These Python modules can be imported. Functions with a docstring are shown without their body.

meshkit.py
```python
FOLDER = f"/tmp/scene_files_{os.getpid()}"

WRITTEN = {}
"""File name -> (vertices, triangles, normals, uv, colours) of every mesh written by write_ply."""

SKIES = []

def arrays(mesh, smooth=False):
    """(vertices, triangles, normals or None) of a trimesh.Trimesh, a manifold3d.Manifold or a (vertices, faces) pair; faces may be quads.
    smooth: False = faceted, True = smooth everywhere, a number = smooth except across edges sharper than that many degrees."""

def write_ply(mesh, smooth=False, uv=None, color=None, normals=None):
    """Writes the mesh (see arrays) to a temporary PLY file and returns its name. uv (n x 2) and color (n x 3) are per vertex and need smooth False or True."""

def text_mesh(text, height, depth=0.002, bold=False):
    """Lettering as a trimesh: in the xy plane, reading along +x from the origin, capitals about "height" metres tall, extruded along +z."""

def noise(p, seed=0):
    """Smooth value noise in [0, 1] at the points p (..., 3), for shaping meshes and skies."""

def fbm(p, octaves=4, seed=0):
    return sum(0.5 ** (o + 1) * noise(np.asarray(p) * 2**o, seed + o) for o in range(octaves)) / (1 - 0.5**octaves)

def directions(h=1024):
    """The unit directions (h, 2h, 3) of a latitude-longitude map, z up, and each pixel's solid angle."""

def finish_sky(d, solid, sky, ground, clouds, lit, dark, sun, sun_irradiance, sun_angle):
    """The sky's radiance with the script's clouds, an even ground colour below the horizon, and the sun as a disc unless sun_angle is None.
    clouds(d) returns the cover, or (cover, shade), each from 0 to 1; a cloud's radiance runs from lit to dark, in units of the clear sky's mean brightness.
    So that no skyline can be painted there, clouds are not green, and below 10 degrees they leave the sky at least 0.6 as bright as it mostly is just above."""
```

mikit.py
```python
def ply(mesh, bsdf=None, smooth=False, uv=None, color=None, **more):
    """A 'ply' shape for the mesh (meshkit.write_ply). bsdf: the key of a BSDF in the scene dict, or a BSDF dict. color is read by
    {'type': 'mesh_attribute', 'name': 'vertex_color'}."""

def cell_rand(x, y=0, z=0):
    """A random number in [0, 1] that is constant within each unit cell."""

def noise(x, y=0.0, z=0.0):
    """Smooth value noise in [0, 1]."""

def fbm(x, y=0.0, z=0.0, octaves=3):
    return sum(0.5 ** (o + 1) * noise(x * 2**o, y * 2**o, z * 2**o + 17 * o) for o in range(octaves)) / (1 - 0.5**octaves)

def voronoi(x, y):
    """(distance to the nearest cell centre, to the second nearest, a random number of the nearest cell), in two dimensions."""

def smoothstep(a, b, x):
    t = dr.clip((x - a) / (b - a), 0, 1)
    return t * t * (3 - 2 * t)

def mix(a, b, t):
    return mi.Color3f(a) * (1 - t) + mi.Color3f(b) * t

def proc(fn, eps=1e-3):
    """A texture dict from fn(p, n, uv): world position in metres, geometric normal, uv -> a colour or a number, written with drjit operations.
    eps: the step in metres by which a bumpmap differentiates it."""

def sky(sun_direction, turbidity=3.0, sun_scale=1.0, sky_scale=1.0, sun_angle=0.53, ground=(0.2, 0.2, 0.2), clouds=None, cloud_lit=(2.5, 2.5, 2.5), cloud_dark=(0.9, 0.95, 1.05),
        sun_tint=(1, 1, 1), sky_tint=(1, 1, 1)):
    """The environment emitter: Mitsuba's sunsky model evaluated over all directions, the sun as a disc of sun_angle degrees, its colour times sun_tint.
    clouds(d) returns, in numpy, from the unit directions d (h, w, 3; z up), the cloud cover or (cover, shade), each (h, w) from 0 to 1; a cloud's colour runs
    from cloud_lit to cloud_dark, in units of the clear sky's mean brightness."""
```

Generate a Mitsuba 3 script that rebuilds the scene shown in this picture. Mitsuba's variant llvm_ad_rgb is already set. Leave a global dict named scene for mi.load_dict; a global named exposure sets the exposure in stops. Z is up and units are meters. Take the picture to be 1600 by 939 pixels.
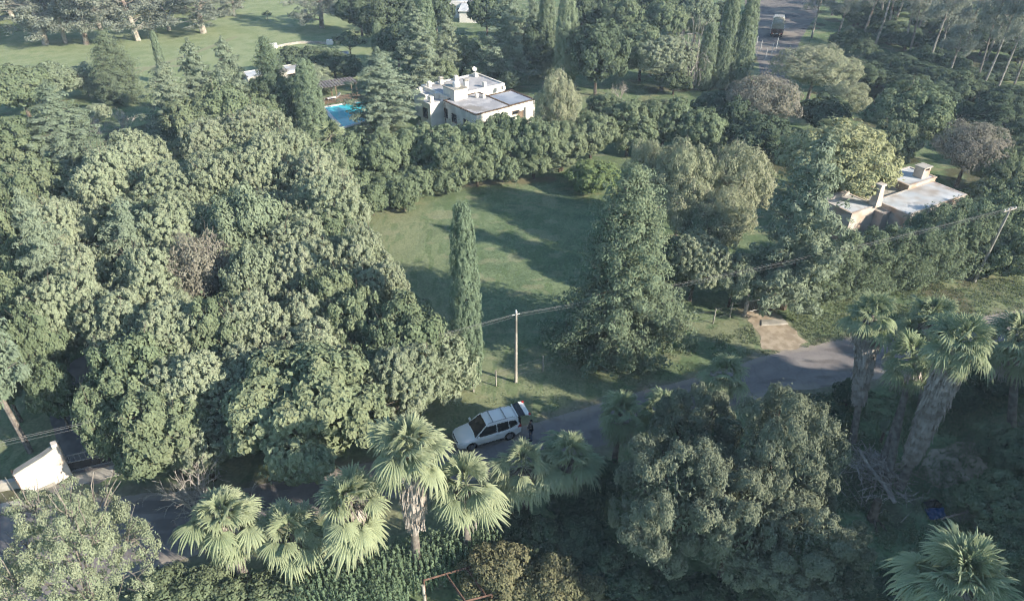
import math, random
import numpy as np, trimesh, mitsuba as mi, mikit, meshkit, drjit as dr
import manifold3d as m3
from shapely.geometry import Polygon, LineString
from shapely.ops import unary_union

TF = mi.ScalarTransform4f
scene, labels = {}, {}
# ---------------------------------------------------------------- camera, sky, exposure
PITCH = math.radians(34.0)
EYE = (0.0, 0.0, 33.0)
scene['haze_air'] = {'type': 'homogeneous', 'albedo': {'type': 'rgb', 'value': [0.93, 0.95, 0.965]}, 'sigma_t': {'type': 'rgb', 'value': [0.00030, 0.00037, 0.00048]}}
scene['camera'] = {'type': 'perspective', 'fov': 73.0, 'fov_axis': 'x', 'near_clip': 0.1, 'far_clip': 2000.0,
                   'to_world': TF().look_at(EYE, (0, math.cos(PITCH), EYE[2] - math.sin(PITCH)), (0, 0, 1)),
                   'medium': {'type': 'ref', 'id': 'haze_air'}}
SUN_AZ, SUN_EL = math.radians(-26.0), math.radians(24.0)      # azimuth from +x towards +y
scene['sky'] = mikit.sky((math.cos(SUN_AZ) * math.cos(SUN_EL), math.sin(SUN_AZ) * math.cos(SUN_EL), math.sin(SUN_EL)), turbidity=2.5, sun_tint=(.86, 1.0, 1.34), ground=(.1, .11, .07))
exposure = 3.08

# ---------------------------------------------------------------- helpers
taken = {}
def numbered(name):
    n = taken.get(name, -1) + 1
    taken[name] = n
    return name if n == 0 else f'{name}_{n:03d}'
def tag(key, label, cat, group=None):
    labels[key] = {'label': label, 'category': cat}
    if group: labels[key]['group'] = group
    return key
def thing(name, label, cat, group=None): return tag(numbered(name), label, cat, group)
def put(key, mesh, bsdf, smooth=False, uv=None, label=None, **k):
    scene[key] = mikit.ply(mesh, bsdf, smooth=smooth, uv=uv, **k)
    if label: labels[key] = {'label': label}
    return key
def part(parent, name, mesh, bsdf, smooth=False, uv=None, label=None, **k):
    return put(numbered(parent + '__' + name), mesh, bsdf, smooth, uv, label, **k)
def struct(name, mesh, bsdf, kind='structure', uv=None, label=None, cat=None, **k):
    key = put(numbered(name), mesh, bsdf, False, uv, **k)
    labels[key] = {'kind': kind}
    if label: labels[key]['label'] = label
    if cat: labels[key]['category'] = cat
    return key
def unit(v): return v / np.maximum(np.linalg.norm(v, axis=-1, keepdims=True), 1e-9)
def rgb(*c): return {'type': 'rgb', 'value': list(c)}
def cat(ms): return trimesh.util.concatenate(ms)
def box(x0, x1, y0, y1, z0, z1, bevel=0.0):
    if bevel:
        b = bevel
        pts = []
        for sx in (0, 1):
            for sy in (0, 1):
                for sz in (0, 1):
                    X, Y, Z = (x0, x1)[sx], (y0, y1)[sy], (z0, z1)[sz]
                    dx, dy, dz = b * (1 - 2 * sx), b * (1 - 2 * sy), b * (1 - 2 * sz)
                    pts += [(X + dx, Y + dy, Z), (X + dx, Y, Z + dz), (X, Y + dy, Z + dz)]
        return trimesh.convex.convex_hull(np.array(pts))
    m = trimesh.creation.box((x1 - x0, y1 - y0, z1 - z0)); m.apply_translation(((x0 + x1) / 2, (y0 + y1) / 2, (z0 + z1) / 2)); return m
def place(m, o, a):
    """local (a, b, z) axes: a = unit vector in plan, o = origin"""
    m = m.copy(); M = np.eye(4); M[:2, 0] = a; M[:2, 1] = (-a[1], a[0]); M[:2, 3] = o; m.apply_transform(M); return m
def tube(points, radii, sides=6, cap=True):
    p = np.asarray(points, float); n = len(p)
    r = np.broadcast_to(np.asarray(radii, float), (n,))
    t = unit(np.gradient(p, axis=0))
    ref = np.array([0, 0, 1.0]) if abs(unit((p[-1] - p[0])[None])[0, 2]) < .9 else np.array([1.0, 0, 0])
    a = unit(np.cross(t, ref)); b = np.cross(t, a)
    an = np.arange(sides) * 2 * np.pi / sides
    v = (p[:, None] + r[:, None, None] * (np.cos(an)[None, :, None] * a[:, None] + np.sin(an)[None, :, None] * b[:, None])).reshape(-1, 3)
    i, j = np.meshgrid(np.arange(n - 1), np.arange(sides), indexing='ij')
    q = np.stack([i * sides + j, i * sides + (j + 1) % sides, (i + 1) * sides + (j + 1) % sides, (i + 1) * sides + j], -1).reshape(-1, 4)
    f = np.vstack([q[:, [0, 1, 2]], q[:, [0, 2, 3]]])
    if cap:
        v = np.vstack([v, p[0], p[-1]]); k = np.arange(sides)
        f = np.vstack([f, np.stack([k * 0 + n * sides, (k + 1) % sides, k], 1), np.stack([k * 0 + n * sides + 1, (n - 1) * sides + k, (n - 1) * sides + (k + 1) % sides], 1)])
    return trimesh.Trimesh(v, f, process=False)
def poly_sheet(pg, z):
    v, f = trimesh.creation.triangulate_polygon(pg, engine='earcut')
    m = trimesh.Trimesh(np.column_stack([v, np.full(len(v), z)]), f, process=False)
    if m.face_normals[0, 2] < 0: m.invert()
    return m
def ragged(pg, step=.35, amp=.18, seed=0):
    out = []
    c = np.array(pg.exterior.segmentize(step).coords)[:-1]
    nz = meshkit.fbm(np.column_stack([c * 1.1, np.full(len(c), seed * 7.3)]), 3) - .5
    d = unit(np.roll(c, -1, 0) - np.roll(c, 1, 0))
    c = c + np.column_stack([d[:, 1], -d[:, 0]]) * (nz * 2 * amp)[:, None]
    p = Polygon(c).buffer(0)
    return p if p.geom_type == 'Polygon' else max(p.geoms, key=lambda g: g.area)

# ---------------------------------------------------------------- plan of the ground
ROAD_N = [(-60, 17.5), (-40, 22.5), (-32, 26.0), (-25.99, 27.57), (-21.99, 28.05), (-15.97, 28.54), (-9.68, 30.35), (-4.58, 32.00), (1.73, 34.18), (9.15, 37.42), (15.68, 39.70), (19.59, 41.61), (27.29, 43.89), (34.45, 45.80), (42.76, 47.44), (62, 53.5), (90, 60)]
ROAD_S = [(-60, 10), (-40, 15), (-30, 18.5), (-22.75, 21.37), (-19.39, 22.89), (-11.27, 26.72), (-3.90, 28.64), (2.87, 31.16), (6.71, 32.40), (18.98, 37.22), (24.91, 38.12), (32.63, 40.30), (44, 43.2), (64, 47.5), (90, 54)]
STREET = [(42.61, 122.06), (46.57, 140.12), (52.10, 163.34), (64.88, 214.05), (90.61, 214.05), (68.04, 163.34), (56.29, 140.12), (48.26, 122.06), (43.57, 109.26), (39.34, 109.26)]
DRIVE = [(19.46, 47.07), (21.74, 47.72), (22.49, 45.00), (23.14, 43.06), (21.69, 42.01), (19.39, 42.25), (19.66, 44.31)]

# ---------------------------------------------------------------- materials
N, FBM, SS, MIX = mikit.noise, mikit.fbm, mikit.smoothstep, mikit.mix
def seg_dist(p, pts):
    d = mi.Float(1e3)
    for (ax, ay), (bx, by) in zip(pts[:-1], pts[1:]):
        ux, uy = bx - ax, by - ay; L = ux * ux + uy * uy
        t = dr.clip(((p.x - ax) * ux + (p.y - ay) * uy) / L, 0, 1)
        d = dr.minimum(d, dr.sqrt(dr.square(p.x - ax - t * ux) + dr.square(p.y - ay - t * uy)))
    return d
def grass_color(p, n, uv):
    big = FBM(p.x * .09, p.y * .09, 3.0, 3); mid = FBM(p.x * .7, p.y * .7, 1.0, 3); fine = FBM(p.x * 5, p.y * 5, 2.0, 3)
    c = MIX((.110, .155, .088), (.185, .232, .130), SS(.25, .75, mid * .6 + fine * .4))
    c = MIX(c, (.24, .255, .15), SS(.52, .75, big) * .7)
    c = MIX(c, (.115, .165, .080), SS(.56, .66, FBM(p.x * 1.6, p.y * .45, 12.0, 3)) * .55)
    c = MIX(c, (.27, .265, .17), SS(.58, .70, FBM(p.x * .5, p.y * .9, 22.0, 3)) * .5)
    c = c * (.82 + .36 * N(p.x * 9, p.y * 9, 3.0))
    mead = SS(92, 112, p.y + 4 * (mid - .5)) * (1 - SS(-18, -6, p.x))
    c = MIX(c, MIX((.205, .255, .135), (.275, .310, .180), SS(.3, .7, fine * .4 + mid * .6)), mead)
    path = dr.minimum(seg_dist(p, [(-75, 106), (-64, 113), (-58, 128), (-54, 141)]), seg_dist(p, [(-90, 112), (-70, 118), (-56, 121)]))
    c = MIX(c, (.27, .25, .18), (1 - SS(.2, .9, path + (mid - .5) * .8)) * .6 * mead)
    dl = dr.minimum(seg_dist(p, ROAD_N[3:15]), seg_dist(p, ROAD_S[3:13]))
    worn = 1 - SS(.1, 1.1, dl + (mid - .5) * 1.6)
    c = MIX(c, MIX((.17, .15, .11), (.27, .25, .20), fine), worn * .8)
    dd = seg_dist(p, [(20.50, 47.35), (20.95, 45.18), (21.27, 42.25)])
    c = MIX(c, (.29, .25, .19), (1 - SS(.9, 2.0, dd + (mid - .5) * 1.4)) * .75)
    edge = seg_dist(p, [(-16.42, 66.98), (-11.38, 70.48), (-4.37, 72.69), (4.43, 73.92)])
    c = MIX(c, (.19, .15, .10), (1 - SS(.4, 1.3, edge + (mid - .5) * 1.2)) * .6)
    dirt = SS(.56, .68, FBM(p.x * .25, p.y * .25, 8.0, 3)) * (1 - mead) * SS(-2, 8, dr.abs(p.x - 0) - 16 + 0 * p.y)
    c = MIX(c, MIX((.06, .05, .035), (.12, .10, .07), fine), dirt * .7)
    return c
def bump(inner, fn, scale=1.0, eps=.02): return {'type': 'bumpmap', 'arbitrary': mikit.proc(fn, eps), 'scale': scale, 'bsdf': inner}
scene['m_ground'] = {'type': 'diffuse', 'reflectance': mikit.proc(lambda p, n, uv: grass_color(p, n, uv) * mi.Color3f(.97, 1.0, 1.02))}
def road_color(p, n, uv):
    f = FBM(p.x * 9, p.y * 9, 0.0, 3); m = FBM(p.x * .8, p.y * .8, 5.0, 3)
    c = MIX((.175, .166, .172), (.255, .240, .240), f * .5 + m * .5)
    dl = dr.minimum(seg_dist(p, ROAD_N[3:15]), seg_dist(p, ROAD_S[3:13]))
    c = MIX(c, (.33, .30, .26), (1 - SS(.05, .9, dl + (m - .5) * 1.3)) * .7)
    dn = seg_dist(p, ROAD_N[3:15])
    track = (1 - SS(.12, .5, dr.abs(dn - 1.6 + (m - .5) * .3))) + (1 - SS(.12, .5, dr.abs(dn - 3.3 + (m - .5) * .3)))
    c = MIX(c, (.30, .285, .275), track * .3 * SS(.3, .6, N(p.x * .5, p.y * .5, 2.0)))
    c = MIX(c, (.10, .095, .095), (1 - SS(.01, .05, dr.abs(FBM(p.x * .8, p.y * .8, 14.0, 3) - .5))) * .14)
    return MIX(c, (.10, .09, .085), SS(.62, .72, FBM(p.x * .35, p.y * 1.4, 9.0, 2)) * .4)
scene['m_road'] = {'type': 'diffuse', 'reflectance': mikit.proc(road_color)}
def noisy(c0, c1, s=3.0, o=3, c2=None, s2=.5):
    def fn(p, n, uv):
        c = MIX(c0, c1, SS(.25, .75, FBM(p.x * s, p.y * s, p.z * s, o)))
        return c if c2 is None else MIX(c, c2, SS(.5, .72, FBM(p.x * s2, p.y * s2, p.z * s2 + 4, 3)))
    return mikit.proc(fn)
def diffuse(key, tex): scene[key] = {'type': 'twosided', 'bsdf': {'type': 'diffuse', 'reflectance': tex}}
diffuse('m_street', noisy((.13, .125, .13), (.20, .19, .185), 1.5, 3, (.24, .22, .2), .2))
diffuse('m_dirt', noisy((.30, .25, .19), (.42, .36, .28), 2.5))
diffuse('m_concrete', noisy((.32, .31, .28), (.45, .43, .39), 2.0, 3, (.24, .23, .2), .6))
diffuse('m_stucco', noisy((.66, .64, .58), (.78, .75, .69), 1.5, 3, (.55, .53, .48), .5))
diffuse('m_pinkwall', noisy((.46, .41, .375), (.57, .52, .475), 1.2, 3, (.42, .32, .25), .6))
diffuse('m_pillar', noisy((.55, .50, .455), (.68, .63, .58), 1.8, 3, (.50, .42, .35), .7))
diffuse('m_roof', noisy((.34, .345, .37), (.48, .48, .50), .9, 3, (.27, .26, .25), .45))
diffuse('m_roofblue', noisy((.24, .28, .35), (.33, .37, .44), .8, 3, (.40, .43, .48), .4))
diffuse('m_roofpale', noisy((.42, .46, .50), (.58, .60, .62), .9, 3, (.34, .31, .28), .45))
diffuse('m_trim', noisy((.10, .075, .06), (.17, .13, .10), 3))
diffuse('m_dark', rgb(.02, .02, .022))
diffuse('m_wood', noisy((.15, .11, .08), (.26, .20, .15), 6, 2))
diffuse('m_deadwood', noisy((.30, .275, .25), (.46, .43, .39), 5, 2))
diffuse('m_rust', noisy((.09, .06, .05), (.18, .115, .09), 5, 2))
diffuse('m_greywood', noisy((.17, .16, .165), (.25, .235, .24), 4, 2))
diffuse('m_white', noisy((.70, .70, .70), (.80, .79, .77), 2))
diffuse('m_palebark', noisy((.26, .24, .21), (.46, .43, .38), 2.2, 3, (.17, .14, .12), 1.0))
diffuse('m_bark', noisy((.085, .070, .055), (.17, .145, .12), 5, 3))
diffuse('m_greybark', noisy((.13, .115, .105), (.25, .23, .205), 4, 3))
diffuse('m_deadleaf', noisy((.24, .21, .185), (.42, .385, .35), 3, 3))
diffuse('m_blue', noisy((.03, .055, .12), (.05, .09, .19), 5))
scene['m_glass'] = {'type': 'principled', 'base_color': rgb(.015, .017, .02), 'roughness': .08, 'specular': .5}
scene['m_carpaint'] = {'type': 'principled', 'base_color': rgb(.80, .80, .79), 'roughness': .28, 'clearcoat': 1.0, 'clearcoat_gloss': .95, 'specular': .5}
scene['m_rubber'] = {'type': 'diffuse', 'reflectance': rgb(.022, .022, .023)}
scene['m_alloy'] = {'type': 'principled', 'base_color': rgb(.45, .45, .46), 'metallic': .8, 'roughness': .35}
scene['m_redlens'] = {'type': 'principled', 'base_color': rgb(.45, .03, .025), 'roughness': .15}
scene['m_lamp'] = {'type': 'principled', 'base_color': rgb(.72, .74, .76), 'roughness': .1}
scene['m_blackplastic'] = {'type': 'principled', 'base_color': rgb(.03, .03, .032), 'roughness': .5}
scene['m_water'] = {'type': 'principled', 'base_color': mikit.proc(lambda p, n, uv: MIX((.035, .40, .50), (.06, .52, .60), N(p.x * 2, p.y * 2, 0))), 'roughness': .06, 'specular': .4}
scene['m_metal'] = {'type': 'principled', 'base_color': rgb(.30, .30, .31), 'metallic': .6, 'roughness': .5}
scene['m_wire'] = {'type': 'diffuse', 'reflectance': rgb(.27, .27, .28)}
scene['m_skin'] = {'type': 'diffuse', 'reflectance': rgb(.36, .22, .16)}
scene['m_jacket'] = {'type': 'diffuse', 'reflectance': noisy((.022, .024, .032), (.035, .037, .048), 12, 2)}
scene['m_jeans'] = {'type': 'diffuse', 'reflectance': noisy((.06, .085, .15), (.09, .12, .19), 12, 2)}
scene['m_hair'] = {'type': 'diffuse', 'reflectance': rgb(.016, .013, .012)}
scene['m_net'] = {'type': 'diffuse', 'reflectance': noisy((.26, .25, .19), (.36, .34, .27), 2)}
scene['m_truckpaint'] = {'type': 'principled', 'base_color': rgb(.66, .67, .66), 'roughness': .35}

def leaf(key, dark, light, accent, trans=.45, rough=.5):
    """leaf colour: uv.x the leaf's own tone, uv.y how far it has turned to the accent colour; slow noise makes one tree differ from the next"""
    def fn(p, n, uv):
        t = N(p.x * .16, p.y * .16, 7.0)
        c = MIX(dark, light, dr.clip(uv.x * .8 + (t - .5) * .5 + .1, 0, 1))
        return MIX(c, accent, dr.clip(uv.y + (N(p.x * .12, p.y * .12, 31.0) - .55) * .5, 0, 1))
    scene[key] = {'type': 'principledthin', 'base_color': mikit.proc(fn), 'roughness': rough, 'diff_trans': trans, 'eta': 1.4, 'spec_trans': 0.0}
leaf('l_olive', (0.203, 0.248, 0.162), (0.368, 0.433, 0.301), (0.366, 0.387, 0.289))
leaf('l_green', (0.119, 0.166, 0.103), (0.241, 0.303, 0.189), (0.279, 0.295, 0.186))
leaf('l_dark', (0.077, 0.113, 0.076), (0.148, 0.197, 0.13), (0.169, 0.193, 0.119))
leaf('l_lime', (0.161, 0.212, 0.14), (0.296, 0.359, 0.248), (0.306, 0.333, 0.242))
leaf('l_grey', (0.185, 0.19, 0.145), (0.3, 0.305, 0.24), (0.31, 0.285, 0.245))
leaf('l_feather', (0.228, 0.258, 0.165), (0.393, 0.428, 0.29), (0.396, 0.395, 0.287))
leaf('l_cedar', (0.149, 0.202, 0.145), (0.295, 0.362, 0.27), (0.289, 0.308, 0.207))
leaf('l_conifer', (0.111, 0.162, 0.109), (0.228, 0.301, 0.204), (0.252, 0.266, 0.17))
leaf('l_cypress', (0.15, 0.211, 0.145), (0.289, 0.369, 0.246), (0.29, 0.304, 0.211))
leaf('l_euca', (0.195, 0.226, 0.189), (0.327, 0.363, 0.307), (0.343, 0.345, 0.284))
leaf('l_yellow', (0.259, 0.287, 0.157), (0.417, 0.447, 0.271), (0.441, 0.434, 0.258))
leaf('l_palm', (0.165, 0.223, 0.13), (0.336, 0.398, 0.25), (0.413, 0.417, 0.29), .45, .4)
leaf('l_airy', (0.19, 0.228, 0.157), (0.349, 0.402, 0.275), (0.374, 0.38, 0.28))
leaf('l_mimosa', (0.133, 0.162, 0.118), (0.24, 0.276, 0.203), (0.269, 0.285, 0.193))
leaf('l_oleander', (0.102, 0.165, 0.104), (0.221, 0.307, 0.197), (0.266, 0.333, 0.211))
leaf('l_golden', (0.12, 0.132, 0.079), (0.218, 0.227, 0.137), (0.276, 0.261, 0.16))
leaf('l_grass', (0.124, 0.175, 0.101), (0.223, 0.278, 0.166), (0.299, 0.307, 0.212), .5)
leaf('l_hedge', (0.138, 0.19, 0.122), (0.267, 0.335, 0.223), (0.304, 0.32, 0.201))
leaf('l_large', (0.155, 0.206, 0.128), (0.3, 0.361, 0.23), (0.334, 0.345, 0.205))
leaf('l_vine', (0.107, 0.17, 0.078), (0.203, 0.272, 0.129), (0.225, 0.281, 0.13))

# ---------------------------------------------------------------- the setting
g = np.array([(x, y) for x in (-320, 320) for y in (-60, 370)], float)
struct('ground', trimesh.Trimesh(np.column_stack([g, np.zeros(4)]), [[0, 2, 3], [0, 3, 1]], process=False), 'm_ground', label='green and brown grassy ground of gardens and verges')
struct('road', poly_sheet(ragged(Polygon(ROAD_N + ROAD_S[::-1]), .4, .28, 1), .010), 'm_road', label='grey gravel road running past the gardens')
struct('street', poly_sheet(ragged(Polygon(STREET), 1.0, .3, 2), .010), 'm_street', label='wide paved street at the top right')
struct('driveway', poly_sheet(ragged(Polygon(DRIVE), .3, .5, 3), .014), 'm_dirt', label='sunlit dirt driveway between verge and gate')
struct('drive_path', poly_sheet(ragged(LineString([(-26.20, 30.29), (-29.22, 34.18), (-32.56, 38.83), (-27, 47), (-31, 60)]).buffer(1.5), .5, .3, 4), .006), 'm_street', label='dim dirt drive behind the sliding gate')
struct('far_street', poly_sheet(Polygon([(-12.44, 162.03), (-9.25, 163.34), (-11.44, 203.76), (-17.33, 203.76)]), .008), 'm_street')

scene['haze'] = {'type': 'cube', 'to_world': TF().translate((0, 150, 19)).scale((330, 230, 20.2)), 'bsdf': {'type': 'null'}, 'interior': {'type': 'ref', 'id': 'haze_air'}}
labels['haze'] = {'kind': 'stuff'}
# ---------------------------------------------------------------- trees
def leaf_mesh(rng, c, nrm, along, L, W, tone, hue, fold=.16, spread=.8):
    """one folded diamond (two triangles) per leaf"""
    n = len(c)
    a = unit(np.cross(nrm, rng.normal(size=(n, 3)))) if along is None else along + rng.normal(size=(n, 3)) * spread
    a = unit(a - nrm * (a * nrm).sum(1, keepdims=True))
    b = np.cross(nrm, a)
    l = L * rng.uniform(.7, 1.3, (n, 1)); w = W * rng.uniform(.7, 1.3, (n, 1))
    v = np.stack([c - a * l * .5, c - b * w * .5 + nrm * w * fold, c + a * l * .5, c + b * w * .5 + nrm * w * fold], 1).reshape(-1, 3)
    k = np.arange(n)[:, None] * 4
    f = np.hstack([k, k + 2, k + 1, k, k + 3, k + 2]).reshape(-1, 3)
    uv = np.repeat(np.column_stack([np.clip(tone, 0, 1), np.clip(hue, 0, 1)]), 4, axis=0)
    return trimesh.Trimesh(v, f, process=False), uv
def puffs_to_leaves(rng, pc, pr, out, n, L, W, up=.35, rand=.55, along=None, spread=.8, hue=0.0, huevar=.12, bias=.8, shell=(.7, 1.06), stray=.13):
    area = (pr[:, 0] * pr[:, 1] + pr[:, 0] * pr[:, 2] + pr[:, 1] * pr[:, 2])
    i = rng.choice(len(pc), n, p=area / area.sum())
    d = unit(rng.normal(size=(n, 3)) + out[i] * bias)
    pos = pc[i] + d * pr[i] * rng.uniform(*shell, (n, 1)) ** .7
    pos = pos + (rng.random((n, 1)) < stray) * rng.normal(size=(n, 3)) * pr[i].mean(1, keepdims=True) * .42      # stray leaves fray the outline
    nrm = unit(d * .9 + out[i] * .3 + np.array([0, 0, up]) + rng.normal(size=(n, 3)) * rand * .62)
    pt = rng.uniform(.1, .9, len(pc)); ph = hue + np.abs(rng.normal(0, huevar, len(pc)))
    al = None if along is None else (along[i] if along.ndim == 2 else np.tile(along, (n, 1)))
    return leaf_mesh(rng, pos, nrm, al, L, W, .6 * pt[i] + .4 * rng.random(n), ph[i] + .06 * rng.normal(size=n), spread=spread)
def fib(n, rng):
    i = np.arange(n) + .5; z = 1 - 2 * i / n; a = i * 2.399963 + rng.uniform(0, 6.3); s = np.sqrt(1 - z * z)
    return np.column_stack([s * np.cos(a), s * np.sin(a), z])
def limbs(rng, h0, tips, r, base=.35, k=7):
    """trunk with limbs to some of the crown's lobes"""
    ms = [tube([(0, 0, -.15), (.05, 0, h0 * .5), (rng.normal(0, .1), rng.normal(0, .1), h0)], [r * 1.35, r, r * .8], 7)]
    for t in tips[:k]:
        s = np.array([0, 0, h0 * rng.uniform(.75, 1)]); m = s * .45 + t * .55 + np.array([0, 0, .25]) + rng.normal(0, .15, 3)
        ms.append(tube([s, m, t], [r * .6, r * .4, r * .14], 5, False))
    return cat(ms)
def dome_tree(seed, r=4.0, h=8.0, base=1.6, lobes=24, lobe=(.26, .42), puffs=16, puff=(.13, .2), n=13000, L=.34, W=.21, flat=1.0, low=-.35, trunk=.2, gap=.0, up=.35, rand=.55, squash=.85, along=None, twigs=0, hue=0, huevar=.12, spread=.8, core=.12, stray=.13):
    rng = np.random.default_rng(seed)
    R = np.array([r, r, (h - base) / 2]); C0 = np.array([0, 0, (h + base) / 2])
    d = fib(lobes, rng); d = d[d[:, 2] > low]; d = unit(d + rng.normal(0, .16, d.shape))
    lr = rng.uniform(*lobe, len(d))
    lc = C0 + d * R * (1 - lr[:, None] * rng.uniform(.75, 1.1, (len(d), 1)))
    if gap: keep = rng.random(len(d)) > gap; d, lr, lc = d[keep], lr[keep], lc[keep]
    Lr = lr[:, None] * np.minimum(R, r) * np.array([1, 1, squash])
    pc, pr, po = [], [], []
    for k in range(len(lc)):
        q = fib(puffs, rng); q = unit(q + rng.normal(0, .25, q.shape))
        p = lc[k] + q * Lr[k] * rng.uniform(.72, 1.0, (len(q), 1))
        dist = np.linalg.norm((p[:, None] - lc[None]) / Lr[None], axis=2); dist[:, k] = 9
        ok = (dist.min(1) > .72) & (q[:, 2] > -.75)
        s = rng.uniform(*puff, (ok.sum(), 1)) * r
        pc.append(p[ok]); pr.append(s * np.array([1, 1, .8])); po.append(unit(q[ok] * .7 + d[k] * .5))
    pc, pr, po = map(np.vstack, (pc, pr, po))
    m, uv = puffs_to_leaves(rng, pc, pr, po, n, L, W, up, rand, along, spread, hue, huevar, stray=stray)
    nc = int(n * core)                                                   # leaves deep inside, so that the crown closes
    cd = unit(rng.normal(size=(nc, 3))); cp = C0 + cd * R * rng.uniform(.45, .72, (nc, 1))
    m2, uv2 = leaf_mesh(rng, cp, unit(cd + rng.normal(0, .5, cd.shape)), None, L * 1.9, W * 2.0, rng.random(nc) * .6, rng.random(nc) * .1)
    order = rng.permutation(len(lc))
    tk = limbs(rng, base + (h - base) * .3, lc[order], trunk)
    if twigs:
        ts = []
        for _ in range(twigs):
            j = rng.integers(len(lc)); s = lc[j] + rng.normal(0, .2, 3); e = s + unit(d[j] + rng.normal(0, .45, 3) + [0, 0, .3]) * r * rng.uniform(.25, .5)
            ts.append(tube([s, (s + e) / 2 + rng.normal(0, .1, 3), e], [.035, .025, .012], 3, False))
        tk = cat([tk] + ts)
    return cat([m, m2]), np.vstack([uv, uv2]), tk
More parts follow.
